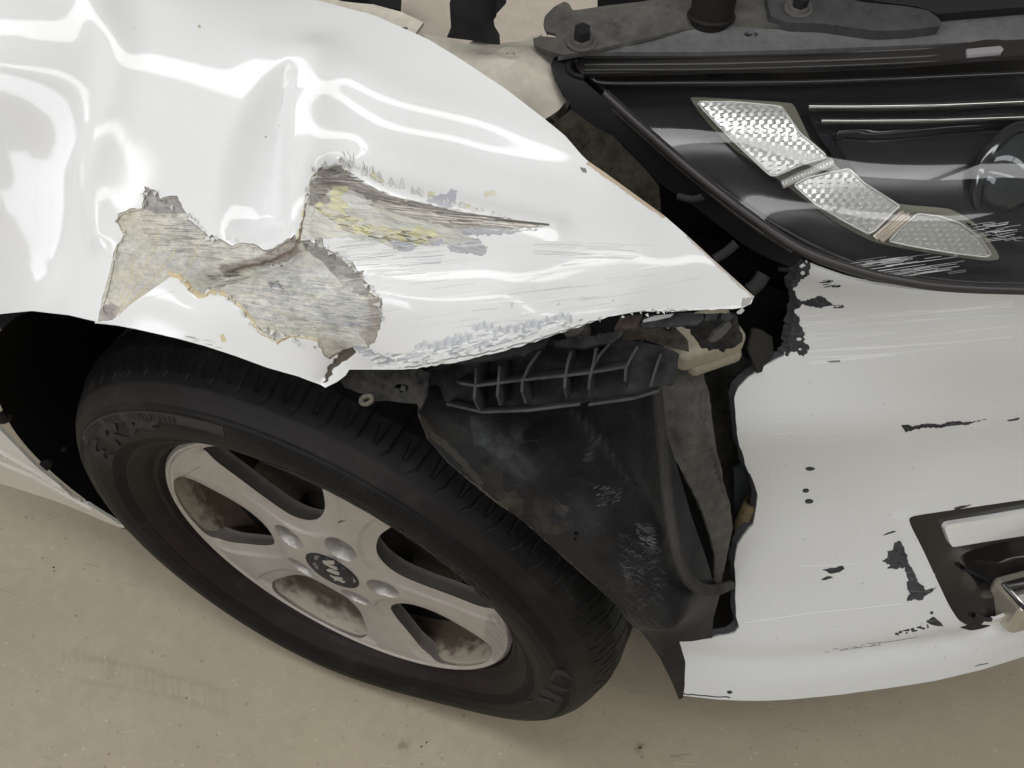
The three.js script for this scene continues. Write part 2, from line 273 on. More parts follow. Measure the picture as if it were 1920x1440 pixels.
{ // tall daylight window in the wall on the photographer's side
  const o = group('workshop_window', scene, [-1.9, 2.1, ROOM.z1 - 0.05]); tag(o, 'wide daylight window high in the workshop wall', 'window');
  const pane = new THREE.BoxGeometry(4.4, 1.3, 0.02); mesh('window_pane', pane, new THREE.MeshStandardMaterial({ color: 0x222222, emissive: new THREE.Color(0.93, 0.97, 1), emissiveIntensity: WINDOW_GLOW }), o);
  const fr = []; for (const [w, h, x, y] of [[4.6, 0.1, 0, 0.7], [4.6, 0.1, 0, -0.7], [0.1, 1.3, -2.25, 0], [0.1, 1.3, 2.25, 0], [0.06, 1.3, -0.75, 0], [0.06, 1.3, 0.75, 0]]) { const b = new THREE.BoxGeometry(w, h, 0.08); b.translate(x, y, 0); fr.push(b); } mesh('window_frame', mergeGeometries(fr), std([0.5, 0.5, 0.5], 0.5), o);
  const l = new THREE.RectAreaLight(new THREE.Color(0.93, 0.97, 1), WINDOW_POWER, 4.4, 1.3); l.position.set(-1.9, 2.1, ROOM.z1 - 0.1); l.name = 'window_light'; scene.add(l);
}

// ---------------------------------------------------------------- the car
const car = group('damaged_car', scene);
tag(car, 'white car with crumpled scraped front fender and torn bumper', 'car');
const M = {
  black: std([0.018, 0.018, 0.02], 0.55), matte: std([0.022, 0.022, 0.023], 0.85), dark: std([0.01, 0.01, 0.01], 0.9), rubber: std([0.02, 0.019, 0.019], 0.7),
  dusty: std([0.055, 0.052, 0.048], 0.8), cream: std([0.55, 0.5, 0.4], 0.45), steel: std([0.5, 0.49, 0.47], 0.35, { metalness: 0.9 }), chrome: std([0.82, 0.82, 0.82], 0.06, { metalness: 1 }),
  gloss: std([0.012, 0.012, 0.014], 0.06), paint: new THREE.MeshPhysicalMaterial({ color: new THREE.Color().setRGB(0.74, 0.74, 0.72), roughness: 0.12, clearcoat: 1, clearcoatRoughness: 0.03 }),
};
const speckled = (base, amp, rough, scale = 60, o = {}) => {              // mottled dusty surface on uv in metres
  const W = 256, d = new Uint8Array(W * W * 4), e = new THREE.Color().setRGB(...base);
  for (let y = 0; y < W; y++) for (let x = 0; x < W; x++) {
    const n = fbm(x / 11, y / 11, 4), q = fbm(x / 40 + 9, y / 40, 3), k = 1 + amp * (1.4 * (n - 0.5) + 2 * (q - 0.5)) + (hash(x, y) - 0.5) * amp * 0.4, o2 = (y * W + x) * 4;
    const cc = new THREE.Color(e.r * k + amp * 0.02 * Math.max(0, q - 0.5), e.g * k + amp * 0.017 * Math.max(0, q - 0.5), e.b * k).convertLinearToSRGB();
    d[o2] = clamp(cc.r, 0, 1) * 255; d[o2 + 1] = clamp(cc.g, 0, 1) * 255; d[o2 + 2] = clamp(cc.b, 0, 1) * 255; d[o2 + 3] = 255;
  }
  const t = new THREE.DataTexture(d, W, W); t.colorSpace = THREE.SRGBColorSpace; t.wrapS = t.wrapT = THREE.MirroredRepeatWrapping; t.magFilter = THREE.LinearFilter; t.minFilter = THREE.LinearMipmapLinearFilter; t.generateMipmaps = true; t.repeat.set(1 / (256 / scale * 0.02), 1 / (256 / scale * 0.02)); t.needsUpdate = true;
  return std(0xffffff, rough, { map: t, bumpMap: t, bumpScale: 0.0004, ...(base[1] < 0.07 && rough > 0.45 ? { specularIntensity: 0.22 } : {}), ...o });
};

// ---- front fender: the big crumpled panel
const fender = new Surf([-0.05, 0.75, 0.66], [
  [-80, 605, 'z', 0.03], [0, 590, 'z', 0.032], [130, 590, 'z', 0.031], [330, 635, 'z', 0.03], [440, 668, 'z', 0.03], [610, 725, 'z', 0.03],
  [700, 693, 'z', 0.014], [800, 686, 'z', 0.008], [950, 655, 'z', -0.012], [1100, 600, 'z', -0.045], [1250, 583, 'z', -0.078], [1410, 556, 'z', -0.115],
  [1330, 480, 'y', 0.815], [1245, 405, 'y', 0.832], [1100, 297, 'y', 0.852], [1040, 235, 'y', 0.862], [870, 115, 'y', 0.88], [700, 30, 'y', 0.888], [580, -10, 'y', 0.892], [560, -70, 'y', 0.893],
  [300, -20, 'y', 0.9], [-80, -20, 'y', 0.905], [-80, 300, 'y', 0.815], [0, 300, 'y', 0.812], [200, 300, 'y', 0.818], [0, 120, 'y', 0.875], [300, 120, 'y', 0.872],
  [480, 130, 'y', 0.872], [700, 230, 'y', 0.858], [900, 290, 'y', 0.848], [640, 320, 'y', 0.838], [850, 420, 'y', 0.832], [1050, 430, 'y', 0.835], [1200, 470, 'y', 0.825],
  [950, 540, 'y', 0.82], [750, 560, 'y', 0.812], [600, 560, 'y', 0.8], [430, 560, 'y', 0.775], [300, 500, 'y', 0.77], [220, 540, 'y', 0.752], [100, 480, 'y', 0.742], [480, 330, 'y', 0.826], [450, 450, 'y', 0.795],
  ...[[-0.62, 0.43, 0.033], [-0.62, 0.62, 0.042], [-0.62, 0.78, 0.03], [-0.6, 0.88, -0.04], [-0.58, 0.925, -0.2], [-0.45, 0.5, 0.036], [-0.48, 0.74, 0.036]].map((p) => [...toPx(...p), 'z', p[2]]),
], 5e-5);
{
  const L = (pts) => pts.map((p) => fender.uv(...p)), gauss = (d, w) => Math.exp(-d * d / (w * w));
  const bowl = L(curve([[545, 112], [490, 142], [452, 190], [424, 250], [406, 320], [398, 385], [412, 450], [470, 478], [535, 455], [552, 400], [556, 300], [562, 200], [568, 140]], 50));
  const pillar = L([[592, 100], [600, 160], [592, 240], [580, 330]]), fold = L(curve([[372, 522], [430, 508], [500, 490], [545, 470], [563, 440], [574, 395], [590, 335], [612, 314], [640, 308]], 40, false));
  const ledge = L(curve([[640, 308], [700, 340], [770, 366], [880, 390], [960, 410], [1040, 425]], 30, false)), crest = L(curve([[500, 92], [600, 104], [660, 140], [740, 185], [860, 225], [990, 268], [1070, 290], [1120, 318]], 40, false));
  const trough = L(curve([[640, 190], [740, 238], [860, 262], [980, 296], [1090, 318]], 30, false)), pleat = L(curve([[176, -30], [190, 30], [212, 90], [205, 170], [186, 250], [176, 340], [190, 440]], 40, false));
  const slit = L([[600, 715], [622, 684], [655, 655]]), lowfold = L(curve([[640, 640], [690, 660], [760, 672], [860, 655], [960, 628], [1060, 600], [1150, 590]], 30, false)), belly = L([[600, 585]])[0], rear = L([[60, 470]])[0], pock = L([[60, 250], [150, 130]]), pock2 = L([[60, 260], [170, 170], [230, 40]]), tip = L([[1290, 470], [1190, 560]]);
  const cliff = L(curve([[560, 448], [566, 425], [574, 395], [584, 350], [592, 330], [608, 314]], 24, false)), cliffSide = (u, v) => { let b = 1e9, s = 0; for (let i = 0; i + 1 < cliff.length; i++) { const d = segDist(u, v, ...cliff[i], ...cliff[i + 1]); if (d < b) { b = d; at = i; const [x0, y0] = cliff[i], [x1, y1] = cliff[i + 1]; s = (x1 - x0) * (v - y0) - (y1 - y0) * (u - x0); } } return s < 0; };
  let at = 0;
  const bowlDepth = (u, v) => { const d = polyDist(u, v, bowl); return d > 0 ? -0.019 * smoothstep(d, 0, 0.034) : 0; };
  fender.extra.push(
    bowlDepth,
    (u, v) => 0.0045 * gauss(lineDist(u, v, pillar), 0.014),
    (u, v) => { const d = lineDist(u, v, fold); return -0.017 * Math.exp(-d / 0.0075); },
    (u, v) => { const d = lineDist(u, v, cliff); if (d > 0.12) return 0; const right = cliffSide(u, v), i0 = at, e0 = cliff[i0], e1 = cliff[i0 + 1], tt = i0 + clamp(((u - e0[0]) * (e1[0] - e0[0]) + (v - e0[1]) * (e1[1] - e0[1])) / ((e1[0] - e0[0]) ** 2 + (e1[1] - e0[1]) ** 2), 0, 1), kk = smoothstep(tt, 0, 5) * smoothstep(24 - tt, 0, 6); return kk * (right ? 0.008 * Math.exp(-d / 0.026) * (1 - smoothstep(d, 0.05, 0.118)) : 0.008 * Math.exp(-d / 0.0022)); },
    (u, v) => 0.0035 * gauss(lineDist(u, v, ledge), 0.008),
    (u, v) => { const d = lineDist(u, v, crest); return 0.0035 * gauss(d, 0.018); },
    (u, v) => -0.0035 * gauss(lineDist(u, v, trough), 0.016),
    (u, v) => 0.005 * gauss(lineDist(u, v, pleat), 0.013),
    (u, v) => -0.007 * gauss(lineDist(u, v, pock2), 0.034),
    (u, v) => 0.002 * gauss(lineDist(u, v, lowfold), 0.012),
    (u, v) => -0.005 * Math.exp(-lineDist(u, v, slit) / 0.004),
    (u, v) => 0.009 * gauss(Math.hypot(u - belly[0], v - belly[1]), 0.034),
    (u, v) => 0.005 * gauss(Math.hypot(u - rear[0], v - rear[1]), 0.03),
    (u, v) => 0.002 * gauss(lineDist(u, v, tip), 0.02),
    (u, v) => 0.0004 * (fbm(u * 22 + 5, v * 22, 2) - 0.5),
  );
}
const rearSide = [[-0.41, 0.44, 0.031], [-0.45, 0.47, 0.033], [-0.62, 0.43, 0.033], [-0.62, 0.62, 0.042], [-0.62, 0.78, 0.03], [-0.6, 0.88, -0.04], [-0.58, 0.925, -0.2]];
const fenderTop = [[-90, -90], [540, -90], [580, -3], [700, 28], [800, 72], [870, 115], [950, 168], [1020, 222], [1060, 255], [1090, 290], [1100, 300], [1150, 335], [1205, 375], [1245, 404], [1330, 480], [1414, 556], [1408, 570], [1392, 577]];
const fenderTorn = jag([[1392, 577], [1345, 580], [1280, 584], [1200, 584], [1150, 592], [1100, 607], [1040, 628], [980, 648], [920, 664], [860, 678], [800, 688], [755, 693]], 1.6, 11);
const fenderLip = [[700, 693], [655, 693], [648, 704], [632, 716], [610, 727], [600, 721], [560, 706], [500, 689], [440, 667], [385, 649], [330, 634], [255, 617], [185, 604], [130, 591], [60, 583], [0, 589], [-90, 612]];
const fenderOut = [...fenderTop, ...fenderTorn, ...fenderLip];
let bareHole;
const P = new Painter(fender, 2048, fenderOut, '#e2e3e3', 24, 230);
{
  bareHole = [[192, 590], [193, 574], [208, 520], [219, 465], [233, 441], [219, 416], [225, 404], [243, 395], [269, 393], [273, 353], [283, 358], [296, 364], [300, 376], [318, 370], [331, 370], [344, 397], [351, 413], [370, 426], [390, 449], [396, 443], [420, 454], [436, 465], [455, 458], [482, 464], [500, 472], [528, 459], [550, 444], [562, 455], [580, 455], [592, 461], [592, 450], [603, 451], [606, 465], [624, 480], [634, 474], [640, 487], [660, 495], [671, 514], [680, 511], [677, 526], [692, 538], [689, 552], [700, 558], [712, 564], [714, 600], [702, 632], [688, 648], [668, 646], [640, 656], [618, 664], [607, 658], [597, 637], [570, 629], [545, 625], [520, 639], [506, 629], [492, 623], [478, 606], [456, 575], [440, 563], [420, 547], [398, 543], [391, 538], [374, 553], [360, 541], [338, 515], [318, 509], [301, 525], [280, 543], [268, 538], [238, 570], [208, 588]];
  bareHole = jag(bareHole, 1.4, 7, true);
  // bare filler, primer and scraped metal, where the paint is gone
  const left = jag([[186, 602], [190, 574], [206, 520], [217, 465], [232, 441], [217, 416], [223, 402], [242, 393], [268, 391], [272, 350], [283, 356], [296, 362], [300, 374], [318, 368], [332, 368], [346, 397], [353, 412], [372, 425], [392, 447], [396, 441], [420, 452], [436, 463], [455, 456], [482, 462], [500, 470], [528, 457], [552, 441], [562, 452], [580, 452], [592, 458], [590, 446], [604, 448], [606, 462], [624, 478], [634, 472], [640, 484], [660, 492], [672, 512], [682, 508], [678, 524], [694, 536], [690, 550], [702, 556], [714, 562], [716, 600], [704, 634], [690, 652], [668, 650], [640, 660], [618, 672], [606, 662], [596, 640], [570, 632], [545, 628], [520, 642], [506, 632], [492, 626], [478, 610], [456, 578], [440, 566], [420, 550], [398, 546], [392, 540], [374, 556], [360, 544], [338, 518], [318, 512], [302, 528], [280, 546], [270, 540], [240, 574], [210, 598]], 2.6, 8, true);
  P.poly(left, '#b3b2ab', 165, 150, ['#5d5748', 2]);  // the dark outline paints in the shadow of the cut paint edge
  const foldedLeft = [[186, 602], [190, 574], [217, 465], [232, 441], [218, 416], [242, 393], [268, 391], [300, 430], [290, 480], [330, 512], [280, 546], [240, 574], [210, 598]];
  P.poly(foldedLeft, '#b4afa1', 150, 152); P.blotch(left, 200, ['#bfbcb0', '#aeab9d', '#bcb39b', '#acaead', '#c8c5b6', '#a2a4a4', '#d0cec4'], [6, 24], 0.28, 2.6);
  P.poly(jag([[186, 602], [188, 578], [206, 566], [226, 580], [208, 600]], 2, 6, true), '#9b9390', 150, 152);
  P.poly(jag([[268, 391], [272, 350], [296, 362], [300, 374], [332, 368], [346, 398], [330, 406], [300, 404]], 2, 6, true), '#8f8b88', 150, 140);
  for (const [pts, col] of [
    [[[560, 452], [590, 460], [606, 462], [640, 484], [672, 512], [694, 540], [688, 556], [660, 550], [636, 530], [616, 504], [586, 480]], '#86837f'], [[[500, 470], [528, 457], [554, 441], [566, 470], [540, 486], [470, 502], [420, 514], [400, 500], [450, 490]].map(([x, y]) => [x, y + 2]), '#918b83'],
    [[[690, 560], [714, 562], [716, 600], [704, 634], [690, 650], [672, 628], [676, 590]], '#98928a'], [[[604, 566], [640, 560], [668, 580], [660, 610], [626, 612], [604, 596]], '#7c7c7e'], [[[500, 528], [520, 524], [540, 548], [540, 562], [522, 560], [506, 546]], '#77777b'], [[[640, 660], [660, 652], [668, 660], [650, 676], [626, 690], [616, 714], [606, 718], [614, 690]], '#4a433a'],
  ]) P.poly(jag(pts, 3, 7, true), col, 160, 128);
  const slope = (x, y) => 0.16 - (x - 450) * 0.0003;
  P.blotch([[560, 500], [680, 520], [700, 600], [660, 640], [560, 625], [470, 590], [480, 560]], 60, ['#9fa3a8', '#aeb1b4', '#c9c8c2', '#9a9c9e', '#d2d0c8'], [5, 20], 0.4, 2); P.alpha = 0.6; P.streaks([[440, 520], [560, 500], [690, 560], [700, 630], [560, 625], [480, 605], [430, 555]], 260, ['#858b92', '#757a81', '#dad8d0', '#e2e0d9', '#949aa0'], [8, 36], [0.5, 1.6], 0.15, 135); P.streaks([[280, 400], [340, 400], [400, 455], [520, 480], [420, 500], [290, 470]], 160, ['#d8d5ca', '#7f7d79', '#8d8c89', '#cfccbf'], [10, 44], [0.5, 1.5], 0.04, 140); P.alpha = 0.35; P.streaks(left, 420, ['#c9c6b8', '#d8d5c8', '#8d8f93', '#7d8087', '#b9b39c', '#84827c', '#9a9c9f', '#cfccc2'], [6, 34], [0.4, 1.5], slope, 150);
  P.streaks([[440, 500], [560, 480], [690, 560], [690, 640], [560, 630], [480, 610], [420, 550]], 420, ['#8b9098', '#858a91', '#c9c7bd', '#c0bb9c', '#d5d2c8', '#98937f'], [8, 46], [0.5, 1.9], 0.14, 140);
  P.streaks([[268, 395], [346, 400], [392, 450], [440, 480], [300, 470], [262, 430]], 110, ['#d9d5c6', '#77746c', '#63615b', '#cfc9b4'], [14, 60], [0.7, 2], 0.03, 145);
  P.streaks(jag([[420, 506], [500, 486], [560, 462], [562, 474], [500, 494], [440, 512]], 4, 8, true), 70, ['#766b60', '#80736a', '#86756a', '#6b645d', '#95897b'], [8, 30], [0.5, 1.6], -0.2, 110);
  P.alpha = 0.4; P.streaks([[380, 515], [440, 505], [470, 520], [400, 545]], 60, ['#3f3e3c', '#c7c4b6', '#7d7d7c'], [10, 34], [0.8, 2], -0.1, 120);
  P.alpha = 1; for (const l of [[[300, 415], [286, 470], [262, 520], [215, 590]], [[330, 460], [320, 480], [280, 530], [222, 592]], [[372, 458], [352, 500], [326, 520]], [[250, 480], [246, 520], [224, 560]]]) P.line(jag(l, 1.5, 8), 1.5, '#c4b48c', 140, 185);
  // yellow filler at the lower broken edge
  const lower = [[318, 512], [338, 518], [360, 544], [374, 556], [398, 546], [420, 550], [440, 566], [456, 578], [478, 610], [492, 626], [520, 642], [545, 628], [570, 632], [596, 640]];
  for (let i = 0; i + 1 < lower.length; i++) { const a = lower[i], b = lower[i + 1]; P.line(jag([a, b], 2.5, 5), rr(2, 6), ['#cdc3a6', '#c4b898', '#d3cbb4'][i % 3], 140, 190); if (i % 3) P.line(jag([[a[0] - 1, a[1] + 3], [b[0] - 1, b[1] + 3]], 1.5, 5), rr(0.8, 1.6), '#9a8453', null, null); }
  P.line(jag(lower.slice(0, 6), 3, 6), 8, '#c6b792', 140, 180);
  // the crease, its shade painted as a dark line, and the rust along it
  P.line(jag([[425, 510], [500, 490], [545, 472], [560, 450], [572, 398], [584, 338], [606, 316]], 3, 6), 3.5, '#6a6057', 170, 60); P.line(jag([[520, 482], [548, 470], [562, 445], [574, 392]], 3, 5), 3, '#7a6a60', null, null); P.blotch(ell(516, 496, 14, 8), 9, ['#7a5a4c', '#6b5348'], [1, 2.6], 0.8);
  for (let i = 0; i < 9; i++) { const t = i / 9, a = [lerp(556, 586, t), lerp(446, 326, t)]; if (i !== 2 && i !== 6) P.line(jag([a, [a[0] + 3.2, a[1] - 12]], 2.5, 4), rr(1.2, 3.4), ['#d2cfab', '#cbc9b2', '#d9d8c8'][i % 3], 120, 210); }
  // upper scraped fan with dark metal, yellow patches and light primer
  const fan = jag([[562, 446], [574, 395], [584, 335], [606, 314], [628, 306], [644, 312], [662, 334], [690, 346], [735, 368], [800, 382], [868, 396], [940, 410], [1000, 420], [1034, 423], [960, 432], [900, 430], [876, 440], [916, 462], [910, 478], [850, 472], [838, 458], [800, 452], [760, 470], [732, 462], [700, 450], [640, 444], [600, 446]], 3, 7, true);
  P.poly(fan, '#c3c2ba', 120, 170);
  P.poly(jag([[580, 345], [606, 316], [640, 310], [668, 338], [700, 352], [740, 372], [800, 384], [868, 400], [820, 402], [760, 396], [716, 384], [700, 380], [680, 364], [640, 352], [612, 360], [620, 378], [604, 384], [578, 384]], 3, 7, true), '#88847e', 170, 120);
  P.poly(jag([[690, 384], [720, 374], [800, 386], [900, 404], [1030, 422], [960, 430], [860, 428], [800, 414], [740, 400]], 3, 8, true), '#a09c94', 150, 135);
  for (const y of [[[586, 384], [620, 380], [650, 398], [700, 424], [760, 432], [830, 446], [800, 452], [730, 446], [650, 432], [628, 410], [600, 396]], [[620, 350], [640, 342], [662, 356], [640, 372], [656, 392], [632, 392], [622, 372]], [[750, 432], [790, 424], [832, 446], [800, 458], [770, 470], [744, 456]]]) P.poly(jag(y, 5, 6, true), '#cbc7a2', 130, 190);
  P.poly(jag([[640, 366], [660, 356], [700, 388], [720, 404], [690, 404], [656, 386]], 3, 6, true), '#cfcfca', 90, 215);
  P.poly(jag([[730, 452], [768, 446], [784, 462], [760, 472], [738, 466]], 3, 6, true), '#a7abb4', 140, 140);
  for (const g of [[[838, 462], [880, 452], [896, 446], [914, 470], [906, 478], [880, 474], [850, 472]], [[858, 430], [900, 428], [960, 432], [1010, 430], [930, 440], [870, 440]], [[800, 450], [830, 444], [832, 456], [812, 462]]]) P.poly(jag(g, 3, 5, true), '#a9abb2', 140, 140);
  P.alpha = 0.4; P.streaks(fan, 320, ['#8b8a88', '#a7a8a8', '#cdcbc4', '#dcd9d2', '#7d7974', '#c8c39a'], [12, 60], [0.4, 1.5], (x, y) => 0.06 + (x > 700 ? 0.1 : 0), 165);
  P.alpha = 0.75; P.streaks([[582, 345], [610, 316], [650, 318], [720, 364], [860, 398], [800, 400], [700, 372], [640, 350], [600, 376]], 230, ['#55504c', '#625d58', '#8a847c', '#6b645d', '#a59f95'], [12, 55], [0.5, 1.7], (x) => 0.06 + (x > 680 ? 0.14 : 0.02), 110);
  P.streaks([[700, 384], [800, 388], [1030, 422], [960, 428], [860, 424], [760, 402]], 120, ['#5d5a55', '#77736b', '#c4c0b6', '#d6d2c9'], [50, 140], [0.9, 2.4], 0.1, 130, 0.03);
  P.blotch([[582, 386], [650, 384], [700, 420], [830, 446], [800, 462], [720, 450], [640, 432]], 60, ['#c3c2ba', '#b9b8b0', '#cfcbaa', '#a5a29a'], [2, 6], 0.8, 2.2); P.streaks([[590, 386], [700, 420], [830, 446], [760, 468], [640, 432]], 90, ['#4b4740', '#8a8464', '#b8b07b'], [6, 20], [0.8, 2], 0.2, 130, 0.3);
  P.line([[930, 412], [980, 416], [1028, 421]], 3, '#55524c', 150, 90);
  // peeled paint teeth above the fan
  for (let i = 0; i < 38; i++) { const t = rnd(), x = lerp(644, 900, t) + rr(-4, 4), y = lerp(308, 394, t ** 0.85) + rr(-2, 2), h = rr(4, 24) * (1 - t * 0.75), w = rr(2, 9), k = rr(-0.9, 0.5); P.poly(jag([[x - w, y + 4], [x - w * 0.6 + k * w, y - h * rr(0.3, 0.8)], [x + k * w, y - h], [x + w * 0.6, y - h * rr(0, 0.5)], [x + w, y + 4]], 1, 5, true), ['#d3d3d0', '#cbcccd', '#d0cdb2', '#c6c6c4', '#d8d8d5'][i % 5], 60, 215, rnd() < 0.45 ? ['#a3a29e', 0.8] : null); }
  for (let i = 0; i < 20; i++) { const x = rr(640, 720), y = lerp(300, 350, (x - 640) / 80) - rr(0, 14); P.line(jag([[x, y], [x + rr(-7, 2), y - rr(6, 16)]], 1, 4), rr(0.6, 1.1), '#8d8b86', 90, 190); }
  P.alpha = 1; P.rub(left, 22, 0.06, 0.11, -0.13); P.rub(fan, 22, 0.03, 0.22, 0.06);
  P.poly(jag([[800, 378], [812, 368], [838, 362], [846, 352], [858, 358], [852, 380], [846, 392]], 2, 5, true), '#b4b5bd', 100, 170);
  P.blotch(ell(918, 363, 13, 8), 3, ['#cdc9ad'], [6, 9], 0.5);
  // fine pale scratches over the front plane and the scuffed lower roll
  P.alpha = 0.5; P.streaks([[600, 460], [1000, 430], [1380, 545], [1200, 570], [800, 640], [700, 640]], 80, ['#e9e9e6', '#c9c8c3', '#e4e4e0', '#bdbbb6'], [30, 150], [0.5, 1.8], -0.12, 226, 0.05);
  P.streaks([[640, 440], [840, 460], [820, 510], [700, 520], [620, 470]], 90, ['#b3b3b3', '#c4c3bd', '#9fa1a6', '#d7d6d2'], [20, 80], [0.6, 1.8], -0.08, 205);
  P.streaks([[1000, 450], [1240, 460], [1180, 490], [1000, 480]], 40, ['#ced1d3', '#e6e6e4', '#b9bab9'], [40, 120], [0.7, 2], 0.02, 222);
  P.alpha = 1; const roll = [[664, 650], [700, 664], [760, 664], [820, 646], [880, 634], [930, 618], [1000, 604], [1060, 592], [1066, 606], [980, 634], [900, 656], [820, 676], [760, 688], [710, 684], [680, 668]];
  P.poly(jag([[664, 648], [700, 660], [740, 668], [790, 684], [740, 688], [700, 676], [672, 662]], 4, 6, true), '#a9adb4', 150, 170);
  P.streaks(roll, 300, ['#b2b8c1', '#c6cad0', '#eef0f1', '#e4e6e8', '#9ea4ad', '#f2f2f0'], [6, 30], [0.8, 3], -0.26, 195, 0.15);
  for (let i = 0; i < 60; i++) { const t = i / 60, x = lerp(780, 1075, t), y = lerp(648, 590, t) + (t > 0.35 && t < 0.5 ? -12 : 0) + rr(-5, 5), h = rr(5, 13); P.poly([[x - 3, y + h], [x - 2, y - h * 0.2], [x + 1.5, y - h * 0.6], [x + 4, y + h * 0.8]], ['#c0c4ca', '#c9cdd1', '#b6bac0'][i % 3], 90, 205); }
  P.line(jag([[700, 690], [800, 682], [900, 660], [1000, 636], [1100, 603], [1200, 582], [1300, 581], [1390, 574]], 2, 8), 5, '#eceeee', 70, 200); P.line(jag([[760, 690], [900, 664], [1000, 640], [1100, 606], [1200, 585], [1300, 583]], 2, 8), 1.8, '#8c8d90', 120, 130);
  // worn front edge, chips and specks
  P.line(jag([[1104, 306], [1150, 338], [1205, 378], [1244, 405]], 1.5, 8), 7, '#b8a893', 120, 190); P.line(jag([[1290, 444], [1330, 482], [1410, 555]], 1.5, 8), 4, '#bdb3aa', 120, 190);
  P.poly(jag([[1088, 312], [1098, 316], [1100, 324], [1092, 322]], 1, 4, true), '#77766f', 150, 120); P.poly(jag([[1392, 560], [1414, 556], [1406, 572], [1390, 576]], 1.5, 4, true), '#a7a49d', 130, 170);
  for (const [x, y, r] of [[500, 258, 2.2], [483, 135, 1.6], [525, 235, 1.3], [372, 50, 3], [252, 54, 1.5], [354, 184, 1.2], [962, 572, 2.5], [1048, 570, 2], [1150, 565, 1.5]]) P.blotch(ell(x, y, r * 2, r * 2), 2, ['#b5a884', '#a8a191'], [r * 0.6, r], 0.9);
  P.line([[272, 560], [330, 545]], 1, '#c8c8c4', null, null); P.poly(jag([[412, 628], [420, 626], [424, 640], [416, 642]], 1, 4, true), '#c9bf97', 120, 190); P.streaks([[340, 625], [400, 640], [420, 655], [360, 640]], 14, ['#9b9b98'], [8, 24], [0.5, 1], 0.15, null);
  P.grain(0, 3, 0.6, 0.6, 2);
}
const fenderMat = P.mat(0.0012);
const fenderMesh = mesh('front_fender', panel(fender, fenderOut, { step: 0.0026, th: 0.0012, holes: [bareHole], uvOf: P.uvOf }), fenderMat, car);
{ // the bare metal lies one coat of paint and filler lower
  const c = bareHole.reduce((a, p) => [a[0] + p[0] / bareHole.length, a[1] + p[1] / bareHole.length], [0, 0]), wide = jag([[178, 606], [184, 560], [205, 450], [212, 400], [262, 340], [345, 355], [400, 425], [540, 425], [570, 435], [620, 440], [690, 500], [728, 560], [726, 610], [700, 665], [620, 690], [560, 660], [470, 635], [410, 570], [350, 575], [300, 560], [215, 610]], 0.5, 20, true);
  mesh('bare_metal', panel(fender.offset(-0.0009), wide, { step: 0.0026, th: 0.0008, uvOf: P.uvOf }), fenderMat, fenderMesh).userData.label = 'bare scraped metal and filler where the paint is gone';
}
fenderMesh.userData.label = 'crumpled white front fender with bare scraped patch';
{ // the fender goes on to the left, down behind the wheel opening
  const q = [[-88, 611], ...[140, 147, 154, 161, 167].map((a) => toPx(0.421 * Math.cos(a * Math.PI / 180), 0.335 + 0.421 * Math.sin(a * Math.PI / 180), 0.031)), ...rearSide.slice(2).map((p) => toPx(...p)), [-88, -88]];
  mesh('fender_rear', panel(fender, q, { step: 0.008, th: 0.0012 }), M.paint, fenderMesh);
}
{ // lifted flakes of paint along the broken edges: small curled blades standing off the panel
  const gs = [], lines = [[[640, 304], [700, 338], [770, 362], [850, 384], [960, 410]], [[575, 380], [586, 330], [612, 312], [640, 304]], [[606, 462], [640, 484], [672, 512], [694, 540], [714, 562], [716, 600]], [[270, 356], [300, 372], [346, 397], [392, 447], [455, 456]], [[700, 668], [800, 682], [900, 658], [1000, 634], [1100, 602], [1250, 582]], [[338, 518], [374, 556], [420, 550], [478, 612], [545, 630], [600, 660]]];
  lines.forEach((ln, li) => { const pts = jag(ln, 4, 9); for (const [x, y] of pts) {
    if (rnd() < (li === 4 ? 0.7 : 0.4)) continue;
    const up = li < 2 ? [rr(-0.5, 0.4), -1] : [rr(-1, 1), rr(-1, 1)], L = rr(4, 12) * (li === 4 ? 0.9 : 1), w = rr(2.5, 6), k = Math.hypot(...up), a = [up[0] / k, up[1] / k], lift = rr(0.0008, 0.0035);
    const A = fender.p(x - a[1] * w, y + a[0] * w, 0.0002), B = fender.p(x + a[1] * w, y - a[0] * w, 0.0002), C = fender.p(x + a[0] * L * 0.55, y + a[1] * L * 0.55, lift * 0.35), D = fender.p(x + a[0] * L + rr(-2, 2), y + a[1] * L, lift);
    const g = new THREE.BufferGeometry(), v = [A, B, C, B, D, C, C, D, A]; g.setAttribute('position', new THREE.Float32BufferAttribute(v.flatMap((p) => p.toArray()), 3)); g.computeVertexNormals(); gs.push(g);
  } });
  const m = mesh('paint_flakes', mergeGeometries(gs), std([0.62, 0.62, 0.6], 0.4, { side: THREE.DoubleSide }), fenderMesh); m.userData.kind = 'stuff';
}

// ---------------------------------------------------------------- front wheel (axle along z, outer rim edge in the plane z = 0)
const wheel = group('front_wheel', car, [0, 0.335, 0]);
const TY = [[0.2165, -0.012], [0.2235, -0.004], [0.2255, 0.004], [0.2275, 0.004], [0.23, 0.003], [0.236, 0.011], [0.246, 0.0205], [0.2495, 0.0235], [0.2505, 0.0222], [0.2515, 0.0242], [0.262, 0.0305], [0.274, 0.0345], [0.284, 0.0352], [0.293, 0.0335], [0.3015, 0.0295], [0.3035, 0.0275], [0.305, 0.0275], [0.312, 0.0215], [0.3185, 0.0145], [0.3245, 0.0045], [0.3295, -0.006], [0.3345, -0.0165], [0.3372, -0.03], [0.3378, -0.0455], [0.331, -0.047], [0.331, -0.054], [0.3385, -0.0555], [0.3395, -0.08], [0.333, -0.0815], [0.333, -0.089], [0.3395, -0.0905], [0.3385, -0.125], [0.337, -0.15], [0.33, -0.175], [0.31, -0.188], [0.27, -0.192], [0.225, -0.18]];
